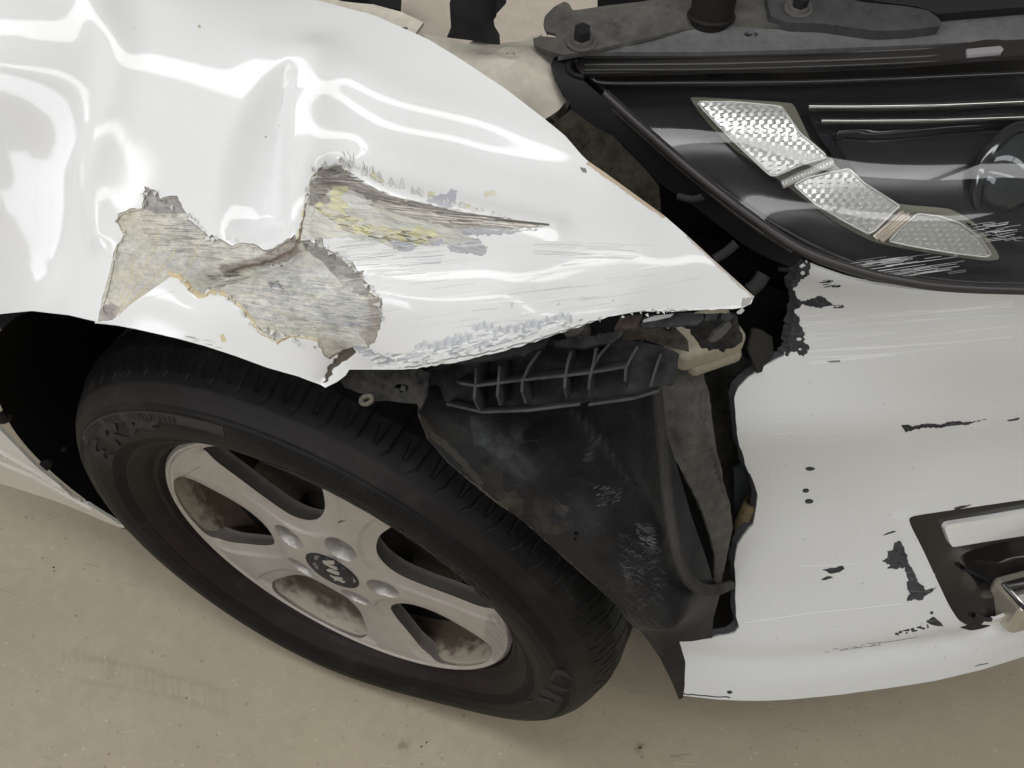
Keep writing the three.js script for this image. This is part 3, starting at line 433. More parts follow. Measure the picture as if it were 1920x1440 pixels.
const prof = (() => { const out = []; for (let i = 0; i + 1 < TY.length; i++) { const d = Math.hypot(TY[i + 1][0] - TY[i][0], TY[i + 1][1] - TY[i][1]), k = Math.max(1, Math.ceil(d / 0.0022)); for (let j = 0; j < k; j++) out.push([lerp(TY[i][0], TY[i + 1][0], j / k), lerp(TY[i][1], TY[i + 1][1], j / k)]); } out.push(TY[TY.length - 1]); return out; })();
const sag = (a) => 0.015 * Math.exp(-((((a + 540) % 360 - 180 + 62) / 34) ** 2));
const sideZ = (r) => { for (let i = 4; i < 24; i++) if (r <= TY[i + 1][0]) return lerp(TY[i][1], TY[i + 1][1], clamp((r - TY[i][0]) / (TY[i + 1][0] - TY[i][0]), 0, 1)); return -0.03; };
{
  const NT = 2200, n = prof.length, pos = [], col = [], idx = [], pitch = 2 * Math.PI / 74, tmp = new THREE.Color();
  // one repeat of the shoulder pattern: cuts as [start angle, z, end angle, z, half width, depth] in units of one pitch
  const cuts = [[0.06, -0.044, 0.10, -0.02, 0.0009, 0.004], [0.10, -0.02, 0.16, 0.004, 0.001, 0.0042], [0.16, 0.004, 0.34, 0.0105, 0.0008, 0.003], [0.46, -0.017, 0.58, 0.0035, 0.0008, 0.0035], [0.74, -0.014, 0.66, 0.003, 0.0008, 0.0032], [0.30, -0.078, 0.06, -0.056, 0.0009, 0.004], [0.62, -0.124, 0.25, -0.092, 0.0009, 0.004]];
  for (let i = 0; i <= NT; i++) {
    const th = i / NT * 2 * Math.PI, c = Math.cos(th), s = Math.sin(th), ph = ((th / pitch) % 1 + 1) % 1;
    for (const [r0, z0] of prof) {
      let r = r0, z = z0; const arc = r * pitch;
      if (z < 0.013 && z > -0.126 && r > 0.312) {
        let cut = 0;
        for (const [a0, za, a1, zb, w, dep] of cuts) for (const k of [-1, 0, 1]) { const d = segDist((ph + k) * arc, z, a0 * arc, za, a1 * arc, zb); if (d < w * 1.05) cut = Math.max(cut, dep * 0.45 * (1 - smoothstep(d, w * 0.3, w * 1.05))); }
        r -= cut; if (z > -0.03) z -= cut * 0.5;
      }
      if (r0 > 0.2525 && r0 < 0.3) { const rib = (r0 < 0.2605 || r0 > 0.2935) && z0 > 0 ? 0.0002 * Math.sign(Math.sin(th * 620)) : 0; z += rib; }
      if (r0 > 0.3035 && r0 < 0.312 && z0 > 0) z += 0.00025 * (vnoise(th * 40, r0 * 500) - 0.5);
      // flattened where it stands on the floor
      const fw = Math.exp(-((((th > Math.PI ? th - 2 * Math.PI : th) * 180 / Math.PI + 62) / 34) ** 2)); z -= 0.015 * fw * (z > -0.1 ? 1 : 0); r -= 0.003 * fw * smoothstep(r, 0.23, 0.3);
      let x = r * c, y = r * s; const low = -0.3345; if (y < low) { const k = low - y; y = low + 0.0004; z += z > -0.05 ? k * 0.3 : 0; }
      pos.push(x, y, z);
      const inner = r0 < 0.2495, nz = fbm(th * 22, r0 * 260 + z0 * 90, 3), nb = fbm(th * 9 + 40, r0 * 90, 3);
      let base = inner ? [0.0155, 0.0115, 0.0108] : z0 > 0.013 && r0 > 0.305 ? [0.012, 0.0105, 0.0102] : z0 > 0 ? [0.0068, 0.0064, 0.0065] : [0.0058, 0.0058, 0.006];
      const g = 1 + (nz - 0.5) * 0.35 + (nb - 0.5) * 0.25, dust = smoothstep(nb, 0.58, 0.8) * 0.005;
      col.push(base[0] * g + dust, base[1] * g + dust * 0.9, base[2] * g + dust * 0.8);
    }
  }
  for (let i = 0; i < NT; i++) for (let j = 0; j + 1 < n; j++) { const a = i * n + j, b = a + n; idx.push(a, b, a + 1, b, b + 1, a + 1); }
  const g = new THREE.BufferGeometry(); g.setAttribute('position', new THREE.Float32BufferAttribute(pos, 3)); g.setAttribute('color', new THREE.Float32BufferAttribute(col, 3)); g.setIndex(idx); g.computeVertexNormals();
  const tyre = mesh('tyre', g, new THREE.MeshPhysicalMaterial({ vertexColors: true, roughness: 0.5, specularIntensity: 0.3 }), wheel);
  tyre.userData.label = 'black dusty tyre with worn shoulder grooves';
}
// raised marks on the sidewall, drawn in (angle in degrees, radius)
function sidewall(name, poly, lift, col, rough, holes = []) {
  const R = 0.28, q = poly.map(([a, r]) => [-a * Math.PI / 180 * R, r]);
  const put = (s, r) => { const t = -s / R, z = sideZ(r) - sag(t * 180 / Math.PI), e = 0.001, k = (sideZ(r + e) - sideZ(r - e)) / (2 * e), nn = V3(-k * Math.cos(t), -k * Math.sin(t), 1).normalize(); return [V3(r * Math.cos(t), r * Math.sin(t), z).addScaledVector(nn, lift), nn]; };
  return mesh(name, sheet(q, holes.map((h) => h.map(([a, r]) => [-a * Math.PI / 180 * R, r])), 0.004, put, lift + 0.0008), std(col, rough), wheel);
}
{
  // the sidewall point under a pixel
  const wp = (px, py) => { const d = ray(px, py); let p; for (let s = 0.5; s < 1.6; s += 0.0007) { p = EYE.clone().addScaledVector(d, s); const r = Math.hypot(p.x, p.y - 0.335); if (r < 0.312 && r > 0.24 && p.z < sideZ(r) - sag(Math.atan2(p.y - 0.335, p.x) * 180 / Math.PI)) break; } return [Math.atan2(p.y - 0.335, p.x) * 180 / Math.PI, Math.hypot(p.x, p.y - 0.335)]; };
  const grow = ([a, r]) => [a < -90 ? a + 360 : a, clamp(r, 0.2525, 0.302)];
  const glyph = (pts, hole) => sidewall('raised_letter', pts.map((p) => grow(wp(...p))), 0.0012, [0.03, 0.029, 0.029], 0.6, hole ? [hole.map((p) => grow(wp(...p)))] : []), Z = (l) => l.map(([x, y]) => [140 + x / 6, 720 + y / 6]);
  glyph(Z([[222, 618], [268, 630], [245, 722], [270, 752], [318, 722], [352, 752], [330, 800], [368, 832], [395, 780], [455, 790], [432, 938], [400, 925], [330, 870], [200, 770], [195, 735]]));
  glyph(Z([[275, 530], [395, 412], [470, 450], [490, 520], [440, 545], [620, 600], [560, 640], [455, 605], [520, 690], [480, 735], [415, 655], [345, 630]]), Z([[355, 520], [405, 495], [412, 540], [378, 572]]));
  glyph(Z([[580, 345], [630, 310], [740, 370], [790, 412], [880, 420], [925, 340], [960, 385], [955, 440], [870, 470], [950, 495], [850, 520], [780, 470], [700, 500], [690, 560], [650, 585], [620, 500]]), Z([[650, 415], [700, 430], [672, 462]]));
  glyph([[1031, 1270], [1036, 1258], [1046, 1252], [1062, 1258], [1076, 1268], [1072, 1272], [1050, 1262], [1040, 1264], [1036, 1274]]);
  glyph([[1034, 1280], [1052, 1288], [1071, 1291], [1062, 1294], [1046, 1292], [1036, 1288]]); glyph([[1020, 1290], [1030, 1294], [1056, 1306], [1050, 1310], [1016, 1298]]);
  glyph([[972, 1322], [985, 1314], [1000, 1310], [998, 1314], [984, 1320]]); glyph([[1012, 1304], [1030, 1310], [1040, 1316], [1026, 1316], [1008, 1310]]);
  // small raised plate with print, and the word in the front sector
  const arcPoly = (a0, a1, r0, r1) => { const o = []; for (let i = 0; i <= 20; i++) o.push([lerp(a0, a1, i / 20), r1]); for (let i = 20; i >= 0; i--) o.push([lerp(a0, a1, i / 20), r0]); return o; };
  sidewall('raised_plate', arcPoly(146, 95, 0.2895, 0.2985), 0.0006, [0.033, 0.03, 0.029], 0.6);
  let a = 143; for (let i = 0; i < 30; i++) { const w = rr(0.6, 1.3); if (i !== 9 && i !== 10 && i !== 16 && i !== 17) sidewall('raised_print', [[a, 0.2912], [a - w, 0.2912], [a - w * rr(0.5, 1), 0.2968], [a, 0.2968]], 0.0013, [0.022, 0.021, 0.021], 0.55); a -= w + rr(0.2, 0.45); }
  const word = 'OUTSIDE', seg = { O: [[0, 0, 1, 0], [1, 0, 1, 1], [1, 1, 0, 1], [0, 1, 0, 0]], U: [[0, 1, 0, 0], [0, 0, 1, 0], [1, 0, 1, 1]], T: [[0.5, 0, 0.5, 1], [0, 1, 1, 1]], S: [[0, 0, 1, 0], [1, 0, 1, 0.5], [1, 0.5, 0, 0.5], [0, 0.5, 0, 1], [0, 1, 1, 1]], I: [[0.5, 0, 0.5, 1]], D: [[0, 0, 0, 1], [0, 1, 0.8, 0.9], [0.8, 0.9, 0.8, 0.1], [0.8, 0.1, 0, 0]], E: [[0, 0, 0, 1], [0, 0, 1, 0], [0, 0.5, 0.8, 0.5], [0, 1, 1, 1]] };
  [...word].forEach((ch, i) => { const A = 62 - i * 3.6, r0 = 0.264, H = 0.011; for (const [x0, y0, x1, y1] of seg[ch]) { const wa = 0.16, dx = (x1 - x0), dy = (y1 - y0), L = Math.hypot(dx * 2, dy * 2) || 1, ox = -dy * 2 / L * wa, oy = dx * 2 / L * 0.0007; const pt = (x, y, s) => [A - x * 2.1 - s * ox, r0 + y * H + s * oy]; sidewall('raised_letter', [pt(x0, y0, 1), pt(x1, y1, 1), pt(x1, y1, -1), pt(x0, y0, -1)], 0.0009, [0.03, 0.029, 0.029], 0.55); } });
  // long patch of small raised dots along the upper side
  const dots = []; for (let i = 0; i < 64; i++) for (let j = 0; j < 7; j++) { const t = i / 63, A = lerp(90, 62, t), env = Math.sin(Math.PI * clamp(t, 0.03, 0.97)); if (j > 6.5 * env) continue; const r = 0.258 + j * 0.0032 + 0.004 * (1 - env), th = A * Math.PI / 180, b = new THREE.BoxGeometry(0.0016, 0.0016, 0.0011); b.rotateZ(th); b.translate(r * Math.cos(th), r * Math.sin(th), sideZ(r) + 0.0003); dots.push(b); }
  tag(mesh('raised_dots', mergeGeometries(dots), std([0.03, 0.029, 0.029], 0.55), wheel), undefined, undefined, undefined, 'stuff');
}
// alloy rim: one dished face with five openings, five bolt pockets; planar uv along the axle
{
  const win = new THREE.CatmullRomCurve3([[0.2065, 19.5], [0.2125, 10], [0.2135, 0], [0.2125, -10], [0.2065, -20], [0.19, -22.5], [0.156, -22.5], [0.118, -20.5], [0.094, -13], [0.0865, 0], [0.094, 13], [0.122, 21], [0.156, 22.5], [0.19, 22]].map(([r, a]) => V3(r * Math.cos(a * Math.PI / 180), r * Math.sin(a * Math.PI / 180), 0)), true, 'centripetal').getPoints(90).slice(0, 90).map((p) => [p.x, p.y]);
  const SN = 240, sdf = new Float32Array(SN * SN); for (let j = 0; j < SN; j++) for (let i = 0; i < SN; i++) { const r = 0.06 + 0.17 * j / (SN - 1), a = (i / (SN - 1) - 0.5) * 72.5 * Math.PI / 180; sdf[j * SN + i] = polyDist(r * Math.cos(a), r * Math.sin(a), win); }
  const winDist = (r, w) => { const x = clamp((w / 72.5 + 0.5) * (SN - 1), 0, SN - 1.001), y = clamp((r - 0.06) / 0.17 * (SN - 1), 0, SN - 1.001), i = x | 0, j = y | 0, f = x - i, g = y - j, o = j * SN + i; return r < 0.06 ? -0.03 : lerp(lerp(sdf[o], sdf[o + 1], f), lerp(sdf[o + SN], sdf[o + SN + 1], f), g); };
  const W0 = 107;
  const lugs = [0, 1, 2, 3, 4].map((k) => { const t = (W0 + 36 + 72 * k) * Math.PI / 180; return [0.064 * Math.cos(t), 0.064 * Math.sin(t)]; });
  const base = (r) => r > 0.2135 ? -0.0005 - 0.004 * smoothstep(r, 0.2175, 0.2216) - 0.0025 * (1 - smoothstep(r, 0.2125, 0.2165)) : lerp(0.0005, -0.007, smoothstep(r, 0.03, 0.12)) + 0.004 * smoothstep(r, 0.13, 0.2135);
  const faceZ = (x, y) => {
    const r = Math.hypot(x, y); let w = ((Math.atan2(y, x) * 180 / Math.PI - W0) % 72 + 72) % 72; if (w > 36) w -= 72;
    let z = base(r); const sd = winDist(r, w);
    { const kk = 1 - smoothstep(r, 0.2, 0.2125); if (r > 0.062) z -= kk * (0.0025 * smoothstep(sd, -0.021, -0.015) + 0.14 * Math.max(0, Math.min(sd + 0.017, 0.017))); }
    for (const [a, b] of lugs) { const ld = Math.hypot(x - a, y - b); if (ld < 0.0195) z -= 0.026 * smoothstep(0.0195 - ld, 0, 0.0052); }
    return z;
  };
  const faceN = (x, y, e = 0.0009) => V3(-(faceZ(x + e, y) - faceZ(x - e, y)) / (2 * e), -(faceZ(x, y + e) - faceZ(x, y - e)) / (2 * e), 1).normalize();
  const spin = (pts, a) => pts.map(([x, y]) => [x * Math.cos(a) - y * Math.sin(a), x * Math.sin(a) + y * Math.cos(a)]);
  const uvR = (x, y) => [x / 0.46 + 0.5, y / 0.46 + 0.5], circle = Array.from({ length: 300 }, (_, i) => [0.2214 * Math.cos(i / 300 * 2 * Math.PI), 0.2214 * Math.sin(i / 300 * 2 * Math.PI)]);
  const openings = [0, 1, 2, 3, 4].map((k) => spin(win, (W0 + 72 * k) * Math.PI / 180));
  const gFace = sheet(circle, openings, 0.0015, (x, y) => [V3(x, y, faceZ(x, y)), faceN(x, y)], 0, uvR);
  // the inner walls of each opening, lofted round its outline
  const wallRows = [[0, 0], [0.0008, -0.0003], [0.0016, -0.0011], [0.0022, -0.0024], [0.0038, -0.0055], [0.006, -0.01], [0.008, -0.014], [0.009, -0.018], [0.009, -0.021]], wp2 = [], wn = [], wu = [];
  for (const o of openings) {
    const n = o.length, nrm = o.map((p, i) => { const a = o[(i + n - 1) % n], b = o[(i + 1) % n], L = Math.hypot(b[0] - a[0], b[1] - a[1]); return [-(b[1] - a[1]) / L, (b[0] - a[0]) / L]; });
    const row = (i, k) => { const [d, z] = wallRows[k], p = o[i], m = nrm[i]; const x = p[0] + m[0] * d, y = p[1] + m[1] * d; return V3(x, y, faceZ(p[0] - m[0] * 0.0004, p[1] - m[1] * 0.0004) + z); };
    const nor = (i, k) => { const [d0, z0] = wallRows[Math.max(0, k - 1)], [d1, z1] = wallRows[Math.min(wallRows.length - 1, k + 1)], L = Math.hypot(d1 - d0, z1 - z0) || 1, m = nrm[i]; return V3(m[0] * -(z1 - z0) / L, m[1] * -(z1 - z0) / L, (d1 - d0) / L); };
    for (let i = 0; i < n; i++) for (let k = 0; k + 1 < wallRows.length; k++) { const j = (i + 1) % n; for (const [q, l] of [[i, k], [j, k], [j, k + 1], [i, k], [j, k + 1], [i, k + 1]]) { const p = row(q, l), m = nor(q, l); wp2.push(p.x, p.y, p.z); wn.push(m.x, m.y, m.z); wu.push(...uvR(p.x, p.y)); } }
  }
  const gWall = new THREE.BufferGeometry(); gWall.setAttribute('position', new THREE.Float32BufferAttribute(wp2, 3)); gWall.setAttribute('normal', new THREE.Float32BufferAttribute(wn, 3)); gWall.setAttribute('uv', new THREE.Float32BufferAttribute(wu, 2));
  const g = mergeGeometries([gFace, gWall]);
  const W = 1024, cv = document.createElement('canvas'); cv.width = cv.height = W; const c = cv.getContext('2d'), im = c.createImageData(W, W), rv = document.createElement('canvas'); rv.width = rv.height = W; const rc = rv.getContext('2d'), rm = rc.createImageData(W, W);
  for (let yy = 0; yy < W; yy++) for (let xx = 0; xx < W; xx++) {
    const x = (xx / W - 0.5) * 0.46, y = (0.5 - yy / W) * 0.46, r = Math.hypot(x, y), a = Math.atan2(y, x) * 180 / Math.PI, o = (yy * W + xx) * 4; let w = ((a - W0) % 72 + 72) % 72; if (w > 36) w -= 72; const lw = w * Math.PI / 180;
    let cr = 188, cg = 184, cb = 180, ro = 105; const n1 = fbm(x * 90, y * 90, 4), n2 = fbm(x * 400, y * 400, 3), g1 = (n1 - 0.5) * 16 + (hash(xx, yy) - 0.5) * 7;
    cr += g1; cg += g1; cb += g1;
    if (r < 0.2145 && r > 0.08 && Math.abs(w) < 27) { const sd = winDist(r, w); const t = smoothstep(sd + (n1 - 0.5) * 0.003 + (n2 - 0.5) * 0.002, 0.001, 0.0095) * smoothstep(n1 + n2 * 0.4, 0.2, 0.95); const bk = fbm(x * 60 + 3, y * 60, 3); cr = lerp(cr, 92 + bk * 90, t * 0.85); cg = lerp(cg, 78 + bk * 88, t * 0.85); cb = lerp(cb, 62 + bk * 80, t * 0.85); ro = lerp(ro, 190, t); }
    let ld = 1; for (const [p, q] of lugs) ld = Math.min(ld, Math.hypot(x - p, y - q)); if (ld < 0.016) { const t = smoothstep(0.017 - ld + (n2 - 0.5) * 0.004, 0.001, 0.005) * smoothstep(n1, 0.15, 0.5); const dk = smoothstep(0.0155 - ld, 0, 0.003); cr = lerp(cr, 92 - 45 * dk, t); cg = lerp(cg, 82 - 42 * dk, t); cb = lerp(cb, 66 - 32 * dk, t); ro = lerp(ro, 180, t); }  // bolt pockets darkened: grime, and the shade of the recess put into the colour
    // kerb scuffing on the rim's edge: front upper run and a big scrape at the lower front
    const edge = smoothstep(r + (n2 - 0.5) * 0.006, 0.212, 0.216); if (a > 20 && a < 82 && edge > 0) { const t = edge * smoothstep(fbm(a * 1.2, r * 900, 3), 0.42, 0.55); cr = lerp(cr, 74, t); cg = lerp(cg, 68, t); cb = lerp(cb, 62, t); }
    const sc = smoothstep(0.034 - Math.hypot((r - 0.214) * 1.25, (a + 3) * 0.00185) + (n1 - 0.5) * 0.012, 0, 0.004); if (sc > 0) { const st = vnoise(a * 0.35 + r * 90, r * 700 + a * 1.2) * 0.6 + n2 * 0.4; cr = lerp(cr, 130 + st * 60, sc * 0.8); cg = lerp(cg, 126 + st * 58, sc * 0.8); cb = lerp(cb, 124 + st * 56, sc * 0.8); ro = lerp(ro, 130, sc); }
    im.data[o] = cr; im.data[o + 1] = cg; im.data[o + 2] = cb; im.data[o + 3] = 255; rm.data[o] = rm.data[o + 1] = rm.data[o + 2] = ro; rm.data[o + 3] = 255;
  }
  c.putImageData(im, 0, 0); rc.putImageData(rm, 0, 0);
  const mk = (px, py) => { const p = onAxis(px, py, 'z', -0.004); return [(p.x / 0.46 + 0.5) * W, (0.5 - (p.y - 0.335) / 0.46) * W]; };
  const st = (pts, w, s) => { c.beginPath(); pts.forEach((p, i) => i ? c.lineTo(...mk(...p)) : c.moveTo(...mk(...p))); c.strokeStyle = s; c.lineWidth = w; c.stroke(); };
  st([[333, 912], [342, 896], [352, 890], [362, 882], [376, 874]], 2.4, '#8d8680'); st([[338, 903], [346, 896], [360, 886], [368, 880]], 1.3, '#e6e2dc'); st([[631, 985], [640, 980]], 3.5, '#3b3733'); st([[640, 984], [645, 979]], 2, '#77706a'); st([[652, 905], [690, 925]], 0.8, '#8a837d'); st([[680, 940], [720, 962]], 0.8, '#8a837d');
  for (const p of [[419, 947], [485, 1054], [700, 1016], [716, 980]]) { const [x, y] = mk(...p); c.fillStyle = '#736a60'; c.fillRect(x, y, 3, 2); }
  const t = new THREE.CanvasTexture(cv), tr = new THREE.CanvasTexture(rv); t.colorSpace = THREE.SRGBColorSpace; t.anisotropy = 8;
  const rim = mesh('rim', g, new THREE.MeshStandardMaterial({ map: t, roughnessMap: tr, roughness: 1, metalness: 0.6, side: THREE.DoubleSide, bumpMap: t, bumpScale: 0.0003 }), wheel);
  rim.userData.label = 'silver five spoke alloy rim with kerb scuffs';
  // barrel behind the openings, with brake dust
  const bp = [[0.2205, -0.004], [0.2135, -0.009], [0.211, -0.02], [0.2055, -0.04], [0.198, -0.06], [0.19, -0.085], [0.188, -0.16]], bpos = [], bcol = [], bidx = [], BN = 360, bl = []; for (let i = 0; i + 1 < bp.length; i++) for (let j = 0; j < 12; j++) bl.push([lerp(bp[i][0], bp[i + 1][0], j / 12), lerp(bp[i][1], bp[i + 1][1], j / 12)]);
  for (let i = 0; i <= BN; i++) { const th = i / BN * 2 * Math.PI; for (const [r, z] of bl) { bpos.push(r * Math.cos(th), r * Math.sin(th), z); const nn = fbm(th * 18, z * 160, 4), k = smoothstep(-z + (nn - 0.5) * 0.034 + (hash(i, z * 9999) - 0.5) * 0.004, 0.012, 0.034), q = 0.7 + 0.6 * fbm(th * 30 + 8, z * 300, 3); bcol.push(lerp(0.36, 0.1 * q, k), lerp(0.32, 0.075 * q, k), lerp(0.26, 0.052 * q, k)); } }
  for (let i = 0; i < BN; i++) for (let j = 0; j + 1 < bl.length; j++) { const a = i * bl.length + j, b = a + bl.length; bidx.push(a, a + 1, b, b, a + 1, b + 1); }
  const bg = new THREE.BufferGeometry(); bg.setAttribute('position', new THREE.Float32BufferAttribute(bpos, 3)); bg.setAttribute('color', new THREE.Float32BufferAttribute(bcol, 3)); bg.setIndex(bidx); bg.computeVertexNormals();
  mesh('rim_barrel', bg, new THREE.MeshStandardMaterial({ vertexColors: true, roughness: 0.6, metalness: 0.15, side: THREE.DoubleSide }), wheel).userData.label = 'inside of the rim stained with brown brake dust';
  const disc = new THREE.CylinderGeometry(0.14, 0.14, 0.022, 64); disc.rotateX(Math.PI / 2); disc.translate(0, 0, -0.064); const shadeDisc = new THREE.CylinderGeometry(0.1975, 0.1975, 0.004, 72); shadeDisc.rotateX(Math.PI / 2); shadeDisc.translate(0, 0, -0.058); mesh('shade_disc', shadeDisc, M.dark, wheel); const hat = new THREE.CylinderGeometry(0.075, 0.08, 0.05, 48); hat.rotateX(Math.PI / 2); hat.translate(0, 0, -0.058);  // black disc added behind the rim openings to make them dark
  mesh('brake_disc', mergeGeometries([disc, hat]), std([0.022, 0.018, 0.015], 0.6, { metalness: 0.3 }), wheel);
  for (const [x, y] of lugs) {
    const nut = new THREE.LatheGeometry([[0, 0.012], [0.005, 0.0115], [0.0085, 0.009], [0.0095, 0.006], [0.0098, -0.002], [0.0125, -0.004], [0.0125, -0.01]].map(([r, h]) => new THREE.Vector2(r, h)), 6); nut.rotateX(Math.PI / 2); nut.rotateZ(0.3);
    const m = mesh('lug_nut', nut, std([0.24, 0.235, 0.23], 0.4, { metalness: 0.6 }), wheel); m.position.set(x, y, -0.0205);
  }
  // centre cap with the three letters, half worn away
  const cap = new THREE.LatheGeometry([[0, 0.0048], [0.02, 0.0042], [0.03, 0.003], [0.0345, 0.0012], [0.0358, -0.002], [0.0358, -0.012]].map(([r, h]) => new THREE.Vector2(r, h)), 72); cap.rotateX(Math.PI / 2);
  const cm = mesh('hub_cap', cap, speckled([0.032, 0.032, 0.034], 0.5, 0.5), wheel); cm.userData.label = 'worn black hub cap with letters';
  const worn = []; for (const p of [[[606, 1042], [622, 1040], [630, 1046], [624, 1050], [610, 1047]], [[588, 1044], [596, 1042], [595, 1050], [589, 1050]], [[586, 1056], [592, 1054], [594, 1062], [588, 1060]], [[650, 1060], [658, 1060], [658, 1066], [651, 1066]], [[662, 1086], [670, 1084], [672, 1092], [664, 1094]], [[628, 1045], [640, 1047], [638, 1052], [628, 1050]], [[590, 1062], [596, 1060], [598, 1068]]]) { const q = jag(p, 1.4, 4, true).map((a) => { const w = onAxis(...a, 'z', 0.004), X = w.x, Y = w.y - 0.335, R = Math.hypot(X, Y), k = Math.min(1, 0.0335 / R); return [X * k, Y * k]; }); worn.push(sheet(q, [], 0.004, (u, v) => { const r = Math.hypot(u, v); return [V3(u, v, 0.0049 - 0.0006 * (r / 0.02) ** 2 * (r < 0.03 ? 1 : 1.15) + 0.0001), V3(0, 0, 1)]; }, 0.0006)); }
  mesh('worn_patch', mergeGeometries(worn), std([0.16, 0.155, 0.155], 0.6), wheel).userData.kind = "stuff";
  for (const pts of [[[605, 1051], [627, 1052], [628, 1057], [616, 1057], [632, 1064], [634, 1068], [626, 1066], [608, 1056]], [[613, 1067], [618, 1066], [636, 1073], [637, 1077], [630, 1076], [615, 1070]], [[619, 1077], [625, 1080], [637, 1082], [643, 1084], [640, 1086], [648, 1091], [644, 1092], [634, 1087], [626, 1088], [630, 1084], [622, 1081]]]) {
    const q = pts.map((a) => { const w = onAxis(...a, 'z', 0.0045); return [w.x, w.y - 0.335]; });
    mesh('raised_letter', sheet(q, [], 0.004, (u, v) => [V3(u, v, 0.0055), V3(0, 0, 1)], 0.0015), std([0.42, 0.4, 0.36], 0.4, { metalness: 0.3 }), wheel);
  }
  // tyre valve and the cast mark in the lower opening
  const va = wheel.worldToLocal(onAxis(372, 978, 'z', -0.03)), vg = tube([va.clone().add(V3(0, 0, 0.006)), va, va.clone().add(V3(-0.008, 0.006, -0.03))], 0.0042, 12, 10); mesh('valve_stem', vg, M.rubber, wheel);
  const vc = new THREE.SphereGeometry(0.0048, 16, 12); vc.translate(va.x, va.y, va.z + 0.007); mesh('valve_cap', vc, std([0.14, 0.15, 0.17], 0.5), wheel);
  const cast = []; for (const l of [[[578, 1155], [586, 1152], [584, 1158], [580, 1161]], [[586, 1164], [591, 1153]], [[590, 1166], [595, 1155]], [[598, 1157], [594, 1168], [598, 1169]]]) { const q = l.map(([x, y]) => { const d = ray(x, y); let z = -0.015, p; for (let k = 0; k < 40; k++) { p = EYE.clone().addScaledVector(d, (z - EYE.z) / d.z); const r = Math.hypot(p.x, p.y - 0.335); z = lerp(z, r > 0.2055 ? lerp(-0.02, -0.04, (0.211 - r) / 0.0055) : -0.04, 0.3); z = clamp(z, -0.05, -0.009); } return wheel.worldToLocal(p); }); cast.push(tube(q, 0.0007, 8, 6)); }
  mesh('cast_mark', mergeGeometries(cast), std([0.5, 0.46, 0.38], 0.5), wheel);
}
// dark wheel house behind and above the wheel
{
  const pos = [], idx = [], n = 60, A0 = 100, A1 = 206, zs = [0.02, 0.0, -0.06, -0.12, -0.2, -0.3];
  for (let i = 0; i <= n; i++) for (const z of zs) { const A = lerp(A0, A1, i / n), a = A * Math.PI / 180, R = 0.4125 - 0.02 * smoothstep(A, 185, 205) + (z < 0 ? 0.004 : 0); pos.push(R * Math.cos(a), 0.335 + R * Math.sin(a), z < -0.02 ? z : z - 0.018 * smoothstep(A, 165, 205)); }
  for (let i = 0; i < n; i++) for (let j = 0; j + 1 < zs.length; j++) { const a = i * zs.length + j, b = a + zs.length; idx.push(a, b, a + 1, b, b + 1, a + 1); }
  const g = new THREE.BufferGeometry(); g.setAttribute('position', new THREE.Float32BufferAttribute(pos, 3)); g.setIndex(idx); g.computeVertexNormals();
  const wl = mesh('wheel_house', g, std([0.006, 0.006, 0.006], 0.9, { side: THREE.DoubleSide }), car); wl.userData.label = 'dark plastic wheel house behind the tyre';
  for (const [x, y] of [[8, 782], [86, 872], [120, 842]]) { const p = onCyl(x, y, 0.3), d = ray(x, y), q = EYE.clone(); let t = 0.5; for (; t < 3; t += 0.004) { const w = EYE.clone().addScaledVector(d, t); if (w.z < 0.02 && Math.hypot(w.x, w.y - 0.335) > 0.408 && w.x < 0) { q.copy(w); break; } } const s = new THREE.SphereGeometry(x === 120 ? 0.004 : 0.009, 16, 10); s.scale(1, 1, 0.5); s.rotateY(Math.PI / 2.3); s.translate(q.x, q.y, q.z); mesh('push_clip', s, std([0.03, 0.03, 0.03], 0.6), wl); }
  const ip = new THREE.BoxGeometry(0.9, 0.6, 0.02); ip.translate(0, 0.37, -0.31); mesh('inner_wheel_panel', ip, M.dark, car);
}

// ---------------------------------------------------------------- front bumper: white skin over black plastic, torn along its rear edge
const bumper = new Surf([0.42, 0.42, 0.8], [
  [1500, 495, 'y', 0.737], [1600, 528, 'y', 0.733], [1750, 548, 'y', 0.727], [1990, 550, 'y', 0.722],
  [1480, 600, 'y', 0.68], [1640, 640, 'y', 0.672], [1800, 660, 'y', 0.665], [1990, 660, 'y', 0.66],
  [1385, 760, 'y', 0.59], [1500, 770, 'y', 0.59], [1650, 775, 'y', 0.588], [1820, 765, 'y', 0.588], [1990, 752, 'y', 0.588],
  [1385, 830, 'y', 0.545], [1520, 835, 'y', 0.545], [1700, 835, 'y', 0.543], [1990, 815, 'y', 0.54],
  [1410, 930, 'y', 0.465], [1560, 960, 'y', 0.445], [1720, 960, 'y', 0.45], [1990, 925, 'y', 0.455],
  [1380, 1060, 'y', 0.375], [1560, 1090, 'y', 0.355], [1280, 1200, 'y', 0.275], [1420, 1200, 'y', 0.28], [1600, 1190, 'y', 0.285], [1760, 1170, 'y', 0.3], [1990, 1130, 'y', 0.315],
  [1280, 1255, 'y', 0.238], [1440, 1265, 'y', 0.238], [1620, 1245, 'y', 0.243], [1780, 1215, 'y', 0.255], [1990, 1165, 'y', 0.275],
  [1278, 1304, 'y', 0.2], [1440, 1316, 'y', 0.198], [1600, 1300, 'y', 0.2], [1760, 1275, 'y', 0.208], [1990, 1215, 'y', 0.222],
], 3e-6);
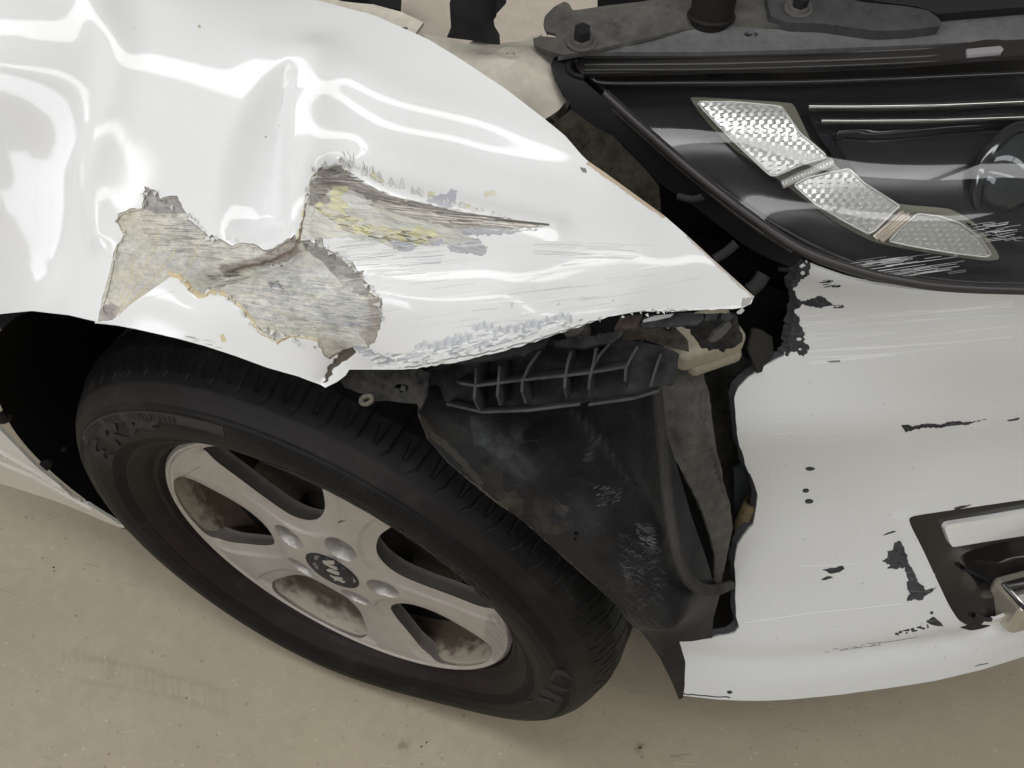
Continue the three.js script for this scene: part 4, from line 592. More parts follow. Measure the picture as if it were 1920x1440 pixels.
{ const a = [[1380, 800], [1500, 798], [1700, 792], [2000, 768]].map((p) => bumper.uv(...p)), b = [[1260, 1236], [1440, 1246], [1600, 1232], [1760, 1206], [2000, 1150]].map((p) => bumper.uv(...p)), rim = [[1690, 975], [1700, 1010], [1730, 1075], [1770, 1150], [1800, 1190], [1850, 1196], [1950, 1165]].map((p) => bumper.uv(...p)); bumper.extra.push((u, v) => 0.004 * Math.exp(-(lineDist(u, v, a) ** 2) / 0.0012), (u, v) => -0.006 * Math.exp(-(lineDist(u, v, b) ** 2) / 0.0004), (u, v) => 0.0025 * Math.exp(-(lineDist(u, v, rim) ** 2) / 0.00012)); }
const fogHole = curve([[1998, 926], [1960, 931], [1850, 947], [1760, 960], [1716, 967], [1705, 973], [1709, 988], [1730, 1030], [1756, 1086], [1780, 1136], [1800, 1165], [1822, 1174], [1850, 1168], [1900, 1148], [1960, 1126], [1998, 1112]], 80, false, 0.4);
const tornEdge = jag([[1278, 1304], [1281, 1262], [1278, 1225], [1272, 1197], [1300, 1199], [1330, 1196], [1360, 1191], [1378, 1186], [1386, 1176], [1380, 1158], [1379, 1110], [1377, 1060], [1383, 1022], [1398, 1000], [1412, 985], [1418, 950], [1421, 930], [1413, 905], [1397, 870], [1384, 825], [1379, 780], [1377, 748], [1384, 728], [1402, 708], [1430, 688], [1452, 676], [1470, 668]], 1.2, 12);
const ragged = jag([[1470, 668], [1478, 655], [1481, 628], [1486, 600], [1492, 572], [1488, 548], [1484, 528], [1492, 512], [1498, 496], [1508, 491], [1516, 495]], 3, 6);
const bumpOut = [...tornEdge, ...ragged, [1530, 501], [1580, 519], [1640, 533], [1720, 544], [1800, 549], [2000, 551], [2000, 800], [2040, 919], [2040, 1100], [2000, 1130], [2000, 1212], [1920, 1231], [1840, 1256], [1750, 1277], [1660, 1291], [1580, 1302], [1500, 1310], [1420, 1314], [1350, 1312]];
// the hole is open to the right, beyond the frame
const bumpMain = [...tornEdge, ...ragged, [1530, 501], [1580, 519], [1640, 533], [1720, 544], [1800, 549], [2000, 551], [2000, 760], [2000, 925], ...fogHole, [2000, 1112], [2000, 1212], [1920, 1231], [1840, 1256], [1750, 1277], [1660, 1291], [1580, 1302], [1500, 1310], [1420, 1314], [1350, 1312]];
const PB = new Painter(bumper, 2048, bumpOut, '#d4d5d4', 30, 235);
{
  const bl = (pts, a = 2, col = '#2f2f33') => { PB.poly(jag(pts, a, 4, true), col, 170, 120); PB.blotch(pts, 24, ['#3b3b3f', '#26262a', '#44444a', '#1e1e21'], [1, 3], 0.8, 2); };
  bl([[1476, 528], [1488, 514], [1494, 498], [1508, 488], [1520, 498], [1518, 516], [1508, 520], [1500, 528], [1494, 538], [1484, 540]], 2.5); PB.poly(jag([[1498, 499], [1506, 494], [1511, 498], [1502, 503]], 1, 3, true), '#d8d8d8', 60, 220); PB.poly(jag(ell(1505, 512, 4, 4), 1, 3, true), '#d5d5d5', 60, 220);
  bl([[1480, 534], [1490, 545], [1494, 560], [1502, 566], [1514, 562], [1530, 558], [1540, 556], [1556, 566], [1562, 572], [1540, 579], [1516, 574], [1504, 570], [1496, 578], [1484, 580]], 2.5);
  bl([[1474, 660], [1480, 600], [1488, 586], [1496, 592], [1498, 606], [1504, 614], [1510, 628], [1506, 640], [1516, 646], [1514, 658], [1506, 668], [1496, 662], [1484, 658], [1474, 668]], 3.2);
  for (const e of [[1498, 636, 5, 3], [1503, 606, 3, 4], [1500, 655, 3, 2]]) PB.poly(jag(ell(...e), 1, 3, true), '#d2d2d2', 60, 220);
  for (const [x0, x1, y] of [[1536, 1562, 528], [1538, 1576, 536], [1562, 1582, 575]]) PB.streaks([[x0, y - 3], [x1, y - 3], [x1, y + 3], [x0, y + 3]], 14, ['#2c2c30'], [4, 16], [0.8, 2], -0.05, 140);
  bl([[1690, 798], [1700, 796], [1712, 800], [1738, 794], [1760, 796], [1790, 790], [1816, 792], [1850, 786], [1812, 797], [1786, 798], [1764, 803], [1740, 801], [1712, 806], [1700, 811]], 1.5, '#232327'); bl([[1888, 788], [1912, 783], [1910, 787], [1892, 790]], 0.7);
  for (const [x, y, a, b] of [[1519, 879, 9, 3.5], [1511, 920, 6, 4], [1517, 940, 8, 4.5]]) bl(ell(x, y, a, b), 1.5, '#1f1f22'); bl([[1550, 677], [1576, 675], [1574, 679], [1556, 680]], 0.6);
  bl([[1542, 1068], [1580, 1061], [1583, 1067], [1574, 1073], [1556, 1076]], 1.2); bl([[1539, 1086], [1554, 1080], [1562, 1083], [1546, 1088]], 1);
  bl([[1677, 1018], [1684, 1014], [1691, 1018], [1699, 1038], [1706, 1062], [1716, 1076], [1720, 1090], [1730, 1098], [1736, 1106], [1752, 1104], [1757, 1100], [1744, 1112], [1736, 1116], [1731, 1124], [1716, 1124], [1698, 1130], [1707, 1112], [1700, 1104], [1702, 1084], [1698, 1074], [1697, 1064], [1684, 1066], [1664, 1067], [1670, 1060], [1656, 1054], [1654, 1050], [1664, 1046], [1664, 1034], [1674, 1030]], 2, '#3a3a3f');
  bl([[1736, 1166], [1744, 1160], [1750, 1156], [1760, 1164], [1769, 1175], [1752, 1173], [1744, 1170]], 1.5); bl(ell(1747, 1149, 3, 3), 0.7); bl([[1655, 1004], [1660, 1001], [1676, 995], [1680, 997], [1664, 1002]], 0.8);
  PB.streaks([[1540, 1219], [1650, 1206], [1652, 1211], [1544, 1225]], 26, ['#39393d'], [4, 12], [0.8, 1.8], -0.1, 160); PB.line([[1626, 1207], [1670, 1203], [1722, 1194]], 2.2, '#39393d', 150, 150);
  PB.blotch([[1676, 1186], [1740, 1170], [1742, 1178], [1680, 1193]], 22, ['#3a3a3e'], [1, 3.2], 1, 1.6); PB.line(jag([[1829, 1249], [1852, 1244]], 0.6, 6), 3.4, '#35353a', 150, 150); bl([[1788, 953], [1800, 949], [1822, 946], [1812, 951], [1792, 956]], 0.8);
  PB.line(jag([[1282, 1301], [1320, 1304], [1368, 1308]], 1.2, 8), 4, '#37373b', 170, 120); bl(ell(1368, 1298, 5, 3), 1);
  PB.alpha = 0.35; PB.streaks([[1500, 590], [1900, 560], [1900, 640], [1520, 690]], 60, ['#f0f1f1', '#e9eaea', '#cfd0d0'], [60, 240], [1, 4], -0.08, 232, 0.04); PB.alpha = 0.45;
  PB.streaks([[1400, 740], [1960, 730], [1960, 1190], [1400, 1230]], 110, ['#eaeaea', '#cecfcd', '#f0f0ef', '#c8c9c7'], [20, 140], [0.3, 1], -0.08, 240, 0.06);
  for (let i = 0; i < 70; i++) PB.blotch(ell(rr(1400, 1900), rr(700, 1250), 5, 4), 1, ['#b4b4b0', '#a5a5a2', '#c4c3be'], [0.8, 2], 0.7);
  PB.line([[1396, 1168], [1500, 1152], [1620, 1140], [1690, 1132]], 1.6, '#f2f2f2', 80, 250); PB.line([[1500, 1062], [1600, 1058]], 1.2, '#efefee', 80, 250);
  PB.grain(0, 3, 0.6, 0.6, 2);
}
const skin = mesh('front_bumper', panel(bumper, bumpMain, { step: 0.005, th: 0.0035, uvOf: PB.uvOf }), PB.mat(0.001), car);
skin.userData.label = 'torn white front bumper with black scrapes';
{ // raw black plastic edge standing behind the tear
  const edge = [...tornEdge.slice(4), ...ragged], a = edge.map(([x, y]) => bumper.p(x + 1.5, y, -0.002)), b = edge.map(([x, y], i) => bumper.p(x - 3 - 3 * hash(i, 4), y - 2 - 3 * hash(i, 9), -0.009)), pos = [];
  for (let i = 0; i + 1 < a.length; i++) pos.push(a[i], b[i], a[i + 1], a[i + 1], b[i], b[i + 1]);
  const g = new THREE.BufferGeometry(); g.setAttribute('position', new THREE.Float32BufferAttribute(pos.flatMap((p) => p.toArray()), 3)); g.computeVertexNormals();
  mesh('torn_edge', g, std([0.06, 0.06, 0.065], 0.6, { side: THREE.DoubleSide }), skin);
}
{ // fog lamp pocket
  const pocket = new Surf([0.42, 0.42, 0.8], [[1700, 960, 'y', 0.452], [1770, 1060, 'y', 0.372], [1830, 1180, 'y', 0.29], [2040, 915, 'y', 0.45], [1830, 1000, 'y', 0.405], [1960, 960, 'y', 0.43], [1830, 1080, 'y', 0.335], [1960, 1050, 'y', 0.335], [1960, 1110, 'y', 0.3], [2040, 1110, 'y', 0.3]], 1e-5);
  const gl = (u, v) => 0; pocket.off = -0.006; const deep = [[1800, 1040], [1860, 1020], [2040, 990], [2040, 1090], [1900, 1120], [1840, 1120]].map((p) => pocket.uv(...p)); pocket.off = -0.006;
  pocket.extra.push((u, v) => { const d = polyDist(u, v, deep); return d > 0 ? -0.03 * smoothstep(d, 0, 0.025) : 0; });
  const bz = mesh('fog_lamp_bezel', panel(pocket, curve([[1700, 962], [1760, 952], [1850, 940], [1960, 924], [2030, 912], [2030, 1110], [1960, 1132], [1900, 1154], [1850, 1176], [1820, 1182], [1792, 1172], [1770, 1140], [1744, 1086], [1716, 1030], [1702, 992]], 80, true, 0.3), { step: 0.004, th: 0.002 }), std([0.02, 0.018, 0.016], 0.22), car);
  bz.userData.label = 'glossy black fog lamp bezel';
  const strip = pocket.offset(0.006); mesh('trim_strip', panel(strip, curve([[1772, 993], [1777, 985], [1790, 982], [1860, 972], [1930, 960], [2010, 946], [2010, 988], [1930, 1003], [1860, 1014], [1800, 1024], [1786, 1025], [1780, 1016]], 60, true, 0.2), { step: 0.004, th: 0.006 }), M.paint, bz);
  const lamp = group('fog_lamp', car); const at = pocket.p(1915, 1110, 0.012), body = new RoundedBoxGeometry(0.075, 0.05, 0.05, 5, 0.008); const b = mesh('lamp_face', body, std([0.5, 0.46, 0.38], 0.12, { metalness: 0.5 }), lamp); b.position.copy(at); b.rotation.set(-0.25, 0.62, 0.16);
  const rg = new RoundedBoxGeometry(0.066, 0.008, 0.04, 4, 0.003), r = mesh('chrome_edge', rg, M.chrome, lamp); r.position.copy(at).add(V3(-0.002, 0.0265, 0.004)); r.rotation.copy(b.rotation);
  const arm = tube([pocket.p(1800, 1060, 0.004), pocket.p(1840, 1078, 0.008), pocket.p(1862, 1092, 0.008), pocket.p(1895, 1078, 0.012)], 0.0025, 20, 8); mesh('lamp_bracket', arm, M.black, lamp);
  mesh('lamp_slot', tube([pocket.p(1822, 1150, 0.003), pocket.p(1850, 1158, 0.003), pocket.p(1880, 1152, 0.003)], 0.003, 16, 8), M.gloss, lamp);
}

// ---------------------------------------------------------------- headlight
const lampN = [0.36, 0.72, 0.6];
const lens = new Surf(lampN, [
  [1060, 100, 'y', 0.832], [1095, 120, 'y', 0.83], [1300, 100, 'y', 0.838], [1500, 93, 'y', 0.843], [1700, 85, 'y', 0.848], [1990, 68, 'y', 0.853],
  [1200, 235, 'y', 0.808], [1300, 322, 'y', 0.79], [1400, 402, 'y', 0.774], [1500, 468, 'y', 0.76], [1600, 506, 'y', 0.752], [1800, 540, 'y', 0.743], [1990, 545, 'y', 0.738],
  [1400, 250, 'y', 0.822], [1600, 250, 'y', 0.828], [1800, 250, 'y', 0.834], [1990, 250, 'y', 0.838], [1550, 380, 'y', 0.795], [1750, 400, 'y', 0.795], [1990, 400, 'y', 0.795],
], 4e-3);
const headlight = group('headlight', car); headlight.userData.label = 'headlight with three prismatic reflectors and scratched clear lens';
{
  const lensOut = [[1090, 138], [1140, 140], [1300, 132], [1500, 128], [1700, 119], [1990, 103], [1990, 545], [1920, 543], [1800, 539], [1700, 527], [1600, 504], [1500, 466], [1400, 400], [1300, 322], [1200, 235], [1135, 176]];
  const PL = new Painter(lens, 512, lensOut, '#ffffff', 8, 128);
  PL.streaks([[1560, 488], [1600, 478], [1740, 478], [1830, 488], [1790, 524], [1640, 508]], 120, ['#ffffff'], [30, 110], [0.8, 2.4], -0.14, 200, 0.06);
  PL.streaks([[1830, 430], [1900, 416], [1920, 445], [1850, 455]], 60, ['#ffffff'], [14, 50], [0.8, 2], -0.1, 200, 0.06); 
  for (let i = 0; i < 130; i++) PL.c[1].globalAlpha = 1;
  { const draw = (reg, n, l0, l1) => { for (let i = 0; i < n; ) { const x = rr(reg[0], reg[2]), y = rr(reg[1], reg[3]); i++; const L = rr(l0, l1); PL.line([[x - L / 2, y + L * 0.07], [x + L / 2, y - L * 0.07]], rr(0.8, 2.2), null, 190, null, 'butt'); } }; draw([1640, 482, 1800, 520], 60, 20, 90); draw([1840, 418, 1910, 452], 40, 14, 44); }
  const lm = mesh('lens', panel(lens, lensOut, { step: 0.004, th: 0, uvOf: PL.uvOf }), new THREE.MeshPhysicalMaterial({ color: 0xffffff, roughness: 0, transmission: 1, thickness: 0, ior: 1.45 }), headlight); lm.userData.label = 'clear lens with scuffs at its lower edge';
  // scuffs: pale raised scratches in the plastic
  const sc = []; for (const [x0, y0, x1, y1, n, l0, l1] of [[1650, 482, 1795, 518, 34, 30, 100], [1600, 482, 1690, 500, 14, 20, 60], [1830, 418, 1905, 452, 30, 16, 46]]) for (let i = 0; i < n; i++) { const x = rr(x0, x1), y = rr(y0, y1), L = rr(l0, l1); sc.push(tube([lens.p(x - L / 2, y + L * 0.07, 0.0003), lens.p(x, y + rr(-0.6, 0.6), 0.0004), lens.p(x + L / 2, y - L * 0.07, 0.0003)], rr(0.00008, 0.00028), 6, 4)); }
  mesh('scuff_marks', mergeGeometries(sc), std([0.5, 0.5, 0.5], 0.7), lm).userData.kind = 'stuff';
  // dark grooved flange along the top and lower lens edges
  const flange = lens.offset(0.001), fg = [[1088, 100], [1110, 97], [1300, 97], [1500, 92], [1700, 84], [1990, 67], [1990, 103], [1700, 119], [1500, 128], [1300, 132], [1140, 138], [1090, 138], [1078, 122]];
  mesh('lens_flange', panel(flange, fg, { step: 0.005, th: 0.004 }), std([0.03, 0.027, 0.026], 0.3), headlight);
  for (const [dy, c] of [[10, [0.05, 0.047, 0.045]], [24, [0.06, 0.056, 0.05]], [34, [0.03, 0.03, 0.03]]]) { const ln = [[1092, 98], [1300, 97], [1500, 92], [1700, 84], [1985, 68]].map(([x, y]) => flange.p(x + (dy > 20 ? 4 : 0), y + dy, 0.0005)); mesh('flange_ridge', tube(ln, 0.0011, 60, 8), std(c, 0.3), headlight); }
  mesh('lens_tab', panel(flange.offset(0.003), [[1812, 92], [1876, 86], [1882, 92], [1878, 98], [1814, 104]], { step: 0.006, th: 0.003 }), std([0.3, 0.29, 0.3], 0.25), headlight);
  const lowEdge = [[1135, 176], [1200, 235], [1300, 322], [1400, 400], [1500, 466], [1600, 504], [1700, 527], [1800, 539], [1990, 545]];
  mesh('lens_seal', tube(lowEdge.map(([x, y]) => lens.p(x, y, -0.001)), 0.0042, 90, 10), std([0.035, 0.032, 0.032], 0.35), headlight);
  mesh('lens_seal', tube([[1084, 146], [1130, 184], [1200, 244], [1300, 331], [1400, 411], [1490, 470]].map(([x, y]) => lens.p(x, y, -0.004)), 0.0022, 70, 8), std([0.04, 0.038, 0.037], 0.08), headlight);
  // bezel floor inside, dark and glossy
  const floor = lens.offset(-0.03); mesh('lamp_bezel', panel(floor, [[1070, 120], [1300, 118], [1990, 90], [1990, 562], [1800, 556], [1700, 545], [1600, 520], [1480, 470], [1380, 400], [1290, 328], [1190, 240], [1110, 172]], { step: 0.006, th: 0.002 }), std([0.016, 0.017, 0.02], 0.22), headlight);
  mesh('bezel_edge', tube([[1128, 148], [1170, 190], [1250, 258], [1340, 330], [1440, 400], [1530, 452], [1620, 490], [1720, 512], [1830, 526], [1980, 530]].map(([x, y]) => lens.p(x, y, -0.012)), 0.0014, 90, 8), std([0.03, 0.03, 0.032], 0.06), headlight);
  mesh('bezel_edge', tube([[1112, 138], [1135, 152], [1300, 152], [1500, 150], [1700, 143], [1985, 130]].map(([x, y]) => lens.p(x, y, -0.006)), 0.0022, 90, 8), M.gloss, headlight);  // glossy bead added to catch a lamp reflection along the top of the lens
  // olive carrier plate under the three reflectors
  const carrier = lens.offset(-0.024);
  mesh('reflector_carrier', panel(carrier, curve([[1296, 186], [1310, 182], [1470, 192], [1490, 200], [1520, 262], [1556, 298], [1600, 340], [1640, 372], [1700, 384], [1780, 392], [1830, 420], [1868, 470], [1872, 486], [1840, 488], [1740, 474], [1640, 454], [1560, 412], [1480, 352], [1440, 322], [1380, 282], [1330, 232]], 80, true, 0.3), { step: 0.005, th: 0.003 }), std([0.16, 0.16, 0.125], 0.3), headlight);
  // reflectors: rows of little prisms, each a real bump
  const seat = lens.offset(-0.018), prism = (out, cell, rot, amp) => {
    const s = Object.create(seat); s.extra = seat.extra.concat([(u, v) => { const c = Math.cos(rot), q = Math.sin(rot), a = (u * c - v * q) / cell, b = (u * q + v * c) / (cell * 0.62), row = Math.floor(b), f = a + (row & 1) * 0.5, x = f - Math.floor(f), y = b - row; return amp * (Math.min(x, 1 - x) * 1.1 + y * 0.9 - 0.4); }]);
    s.normal = (u, v) => Surf.prototype.normal.call(s, u, v, 0.00018); return panel(s, out, { step: 0.00075, th: 0.002 });
  };
  const mirror = std([0.58, 0.58, 0.57], 0.22, { metalness: 0.5 });
  const tiles = [curve([[1310, 192], [1380, 192], [1462, 200], [1476, 216], [1500, 250], [1544, 288], [1546, 296], [1500, 310], [1454, 330], [1440, 326], [1390, 280], [1350, 240], [1322, 210]], 60, true, 0.15), curve([[1490, 348], [1520, 332], [1590, 318], [1620, 344], [1684, 386], [1676, 396], [1640, 432], [1626, 438], [1580, 414], [1530, 384]], 60, true, 0.15), curve([[1668, 452], [1690, 426], [1720, 402], [1760, 406], [1800, 420], [1836, 446], [1856, 476], [1846, 482], [1780, 474], [1710, 462]], 60, true, 0.15)];
  tiles.forEach((o, i) => { const m = mesh('reflector', prism(o, i === 2 ? 0.0056 : 0.0062, 0.12, i === 2 ? 0.0009 : 0.0013), i === 2 ? std([0.42, 0.42, 0.4], 0.35, { metalness: 0.3 }) : mirror, headlight); m.userData.label = ['largest upper prismatic reflector', 'middle prismatic reflector', 'pale lower pointed reflector'][i]; 
    mesh('reflector_rim', tube(o.filter((_, k) => k % 2 === 0).map(([x, y]) => seat.p(x, y, 0.0006)), 0.0011, 120, 6, true), std([0.5, 0.5, 0.48], 0.12, { metalness: 0.5 }), headlight); });
  for (const [a, b] of [[[1468, 346], [1562, 304]], [[1642, 446], [1694, 400]], [[1652, 450], [1704, 404]]]) {
    const bar = []; for (let i = 0; i < 16; i++) { const t = (i + 0.5) / 16, p = seat.p(lerp(a[0], b[0], t), lerp(a[1], b[1], t), 0.001), s = new THREE.BoxGeometry(0.0012, 0.005, 0.003); s.rotateZ(0.4); s.translate(p.x, p.y, p.z); bar.push(s); }
    mesh('divider_bar', mergeGeometries([...bar, tube([a, [(a[0] + b[0]) / 2, (a[1] + b[1]) / 2], b].map(([x, y]) => seat.p(x, y, -0.001)), 0.0035, 10, 10)]), std(a[0] > 1600 ? [0.56, 0.5, 0.43] : [0.58, 0.58, 0.56], 0.15, { metalness: 0.4 }), headlight);
  }
  // projector pocket with its bright trims and round lens
  const pit = lens.offset(-0.022);
  pit.extra = lens.extra.concat([((q) => (u, v) => { const d = polyDist(u, v, q); return d > 0 ? -0.05 * smoothstep(d, 0, 0.03) : 0; })(curve([[1580, 232], [1700, 228], [2010, 214], [2010, 440], [1900, 430], [1780, 398], [1700, 376], [1640, 330]], 40, true, 0.3).map((p) => lens.uv(...p)))]);
  mesh('projector_shroud', panel(pit, curve([[1508, 198], [1560, 200], [1700, 196], [2020, 184], [2020, 470], [1880, 452], [1800, 412], [1700, 384], [1620, 350], [1560, 290]], 70, true, 0.3), { step: 0.005, th: 0.002 }), std([0.012, 0.013, 0.017], 0.12), headlight);
  for (const [y0, y1, yb, r, c] of [[191, 188, 179, 0.003, [0.3, 0.3, 0.29]], [218, 216, 209, 0.0026, [0.26, 0.26, 0.25]]]) mesh('bright_trim', tube([[1530 + (y0 - 189) * 0.9, y0], [1640, y0], [1780, y1], [1985, yb]].map(([x, y]) => lens.p(x, y, -0.014)), r, 60, 10), std(c, 0.1, { metalness: 0.95 }), headlight);
  const pc = pit.p(1836, 345, 0.03), sp = new THREE.SphereGeometry(0.034, 40, 28); sp.scale(1, 1, 0.7); const sm = mesh('projector_lens', sp, std([0.05, 0.056, 0.06], 0.03, { metalness: 0.3 }), headlight); sm.position.copy(pc); sm.lookAt(pc.clone().add(V3(0.75, 0.35, 0.55)));
  const ring = new THREE.TorusGeometry(0.037, 0.0045, 16, 60), rm = mesh('projector_ring', ring, std([0.1, 0.105, 0.11], 0.12, { metalness: 0.8 }), headlight); rm.position.copy(pc); rm.lookAt(pc.clone().add(V3(0.75, 0.35, 0.55)));
  mesh('glint_tube', tube([[1676, 318], [1672, 292], [1690, 288], [1760, 292], [1860, 292]].map(([x, y]) => pit.p(x, y, 0.014)), 0.0028, 40, 8), M.chrome, headlight);  // chrome tubes added in the shape of glints on the lens
  mesh('glint_tube', tube([[1702, 330], [1694, 318], [1720, 320], [1758, 312]].map(([x, y]) => pit.p(x, y, 0.014)), 0.002, 30, 8), M.chrome, headlight);
  const bulb = new THREE.SphereGeometry(0.006, 16, 12); for (const [x, y] of [[1890, 384]]) { const m = mesh('amber_bulb', bulb, std([0.35, 0.09, 0.02], 0.25), headlight); m.position.copy(pit.p(x, y, 0.004)); }
  // black housing side that shows where the fender is pushed away
  const side = new Surf([-0.2, 0.6, 0.75], [[1035, 125, 'y', 0.832], [1085, 98, 'y', 0.836], [1090, 140, 'y', 0.829], [1200, 242, 'y', 0.804], [1320, 345, 'y', 0.78], [1500, 478, 'y', 0.754], [1050, 172, 'y', 0.818], [1110, 232, 'y', 0.796], [1240, 350, 'y', 0.755], [1400, 470, 'y', 0.73]], 1e-5);
  const hs = mesh('housing_side', panel(side, curve([[1033, 122], [1040, 107], [1056, 100], [1086, 97], [1092, 102], [1078, 110], [1070, 126], [1080, 138], [1100, 156], [1200, 246], [1320, 350], [1420, 430], [1500, 480], [1480, 500], [1400, 462], [1300, 386], [1225, 335], [1170, 272], [1120, 240], [1084, 226], [1066, 190], [1046, 162]], 100, true, 0.3), { step: 0.005, th: 0.003 }), std([0.022, 0.022, 0.024], 0.5), headlight);
  mesh('housing_side', tube([[1078, 104], [1068, 116], [1066, 130], [1076, 140], [1096, 146]].map(([x, y]) => side.p(x, y, 0.001)), 0.0022, 30, 8), M.black, headlight);
}

// ---------------------------------------------------------------- what shows behind: liner, bracket, hose, rails, engine bay edge
// wheel arch liner
const liner = new Surf([0.45, 0.5, 0.72], [
  [785, 765, 'z', 0.014], [800, 820, 'z', 0.014], [880, 895, 'z', 0.012], [960, 960, 'z', 0.01], [1040, 1030, 'z', 0.008], [1120, 1100, 'z', 0.004], [1200, 1180, 'z', -0.008], [1250, 1255, 'z', -0.02], [1280, 1312, 'z', -0.03],
  [900, 800, 'r', 0.412], [1000, 900, 'r', 0.415], [1000, 770, 'r', 0.415], [1150, 770, 'r', 0.415], [1100, 900, 'r', 0.415], [1240, 800, 'r', 0.415], [1120, 1000, 'r', 0.414], [1210, 950, 'r', 0.415], [1200, 1080, 'r', 0.415], [1290, 1050, 'r', 0.418], [1260, 1180, 'r', 0.415], [1340, 1180, 'r', 0.42], [800, 700, 'r', 0.415], [1340, 900, 'r', 0.418],
], 4e-5);
{
  const rib = [[1075, 757], [1140, 830], [1200, 915], [1244, 1000]].map((p) => liner.uv(...p)), bump1 = liner.uv(958, 942), gg = (d, w) => Math.exp(-d * d / (w * w));
  liner.extra.push((u, v) => 0.005 * gg(lineDist(u, v, rib), 0.005), (u, v) => 0.005 * gg(Math.hypot(u - bump1[0], v - bump1[1]), 0.011));
  const r2 = [[880, 800], [930, 850], [936, 900]].map((p) => liner.uv(...p)); liner.extra.push((u, v) => -0.003 * gg(lineDist(u, v, r2), 0.007), (u, v) => 0.0012 * (fbm(u * 60, v * 60, 2) - 0.5));
  const out = [[792, 720], [784, 765], [788, 786], [800, 822], [840, 868], [896, 916], [960, 962], [1000, 994], [1040, 1030], [1080, 1066], [1120, 1102], [1160, 1140], [1200, 1182], [1236, 1232], [1262, 1282], [1274, 1312], [1281, 1308], [1284, 1284], [1285, 1240], [1274, 1203], [1336, 1196], [1340, 1120], [1322, 1040], [1294, 960], [1262, 850], [1222, 742], [1080, 730], [905, 740]];
  const PL = new Painter(liner, 1024, out, '#1d1d1f', 130, 200);
  PL.blotch(out, 90, ['#242425', '#18181a', '#202123', '#282725'], [10, 34], 0.4, 1.4);
  PL.blotch([[880, 780], [980, 760], [1010, 830], [940, 860], [890, 840]], 26, ['#4a4d50', '#43474a', '#505457'], [6, 20], 0.18, 1);
  for (const p of [[[1000, 930], [1070, 952], [1078, 985], [1040, 1010], [1000, 990]], [[930, 925], [960, 915], [985, 940], [975, 975], [930, 960]], [[1130, 1075], [1180, 1075], [1195, 1110], [1150, 1110]]]) PL.blotch(p, 26, ['#3a3731', '#34322d', '#403c35'], [4, 13], 0.35);
  for (const e of [[985, 845, 28, 14, -0.5], [958, 890, 15, 34, 0.2], [1065, 862, 14, 10], [1086, 890, 16, 10], [1125, 1050, 14, 24, -0.6], [1010, 806, 34, 15, -0.5], [980, 885, 10, 6], [905, 855, 12, 20, -0.5], [1150, 1085, 18, 30, -0.7]]) PL.poly(jag(ell(...e), 2, 6, true), '#191a1c', 120, 200);
  PL.alpha = 0.5; PL.streaks([[1095, 830], [1130, 810], [1115, 870], [1090, 880]], 26, ['#8d8f91', '#6b6d6f'], [5, 20], [0.4, 0.9], -0.5, 215, 0.3);
  PL.streaks([[1110, 905], [1168, 915], [1160, 950], [1120, 950]], 60, ['#a8abad', '#787b7e', '#5b5d5f'], [4, 16], [0.4, 0.9], -0.5, 220, 0.25);
  PL.alpha = 0.45; PL.streaks([[1160, 1000], [1235, 1010], [1255, 1110], [1200, 1150], [1160, 1060]], 220, ['#8b8e91', '#6a6c6f', '#9a9c9e', '#55585a'], [4, 16], [0.4, 0.9], 0.1, 220, 0.9); PL.streaks([[1190, 980], [1235, 985], [1230, 1030], [1200, 1030]], 50, ['#aeb1b4', '#85888b'], [5, 18], [0.6, 1.6], 0.4, 220, 0.3);
  PL.streaks([[1130, 1080], [1250, 1180], [1260, 1270], [1180, 1160]], 80, ['#5d5d5c', '#4a4a4a', '#6e6c68'], [5, 20], [0.5, 1.5], 0.8, 215, 0.5); PL.streaks([[800, 760], [1240, 760], [1260, 1180], [960, 940]], 140, ['#3d3e40', '#454649'], [6, 40], [0.4, 1], 0.6, 205, 0.8);
  const rim = [[786, 780], [802, 826], [842, 871], [898, 919], [962, 965], [1042, 1033], [1122, 1105], [1202, 1186], [1238, 1236], [1264, 1286]]; PL.line(jag(rim, 1, 10), 4, '#494540', 200, 190); PL.line(jag([[790, 790], [806, 812], [850, 848], [900, 905]], 2, 8), 13, '#39352f', 215, 185); PL.line(jag([[842, 871], [962, 963], [1042, 1032], [1122, 1104]], 2, 8), 2, '#5c5852', 200, 220);
  PL.grain(0, 7, 0.35, 0.35, 3); PL.grain(2, 18, 0.3, 0.3, 3);
  const lm = mesh('wheel_arch_liner', panel(liner, out, { step: 0.005, th: 0.002, holes: [jag(ell(1080, 1005, 5, 9), 1, 4, true)], uvOf: PL.uvOf }), PL.mat(0.001, { specularIntensity: 0.4 }), car); lm.userData.label = 'scratched black wheel arch liner in front of the tyre';
}
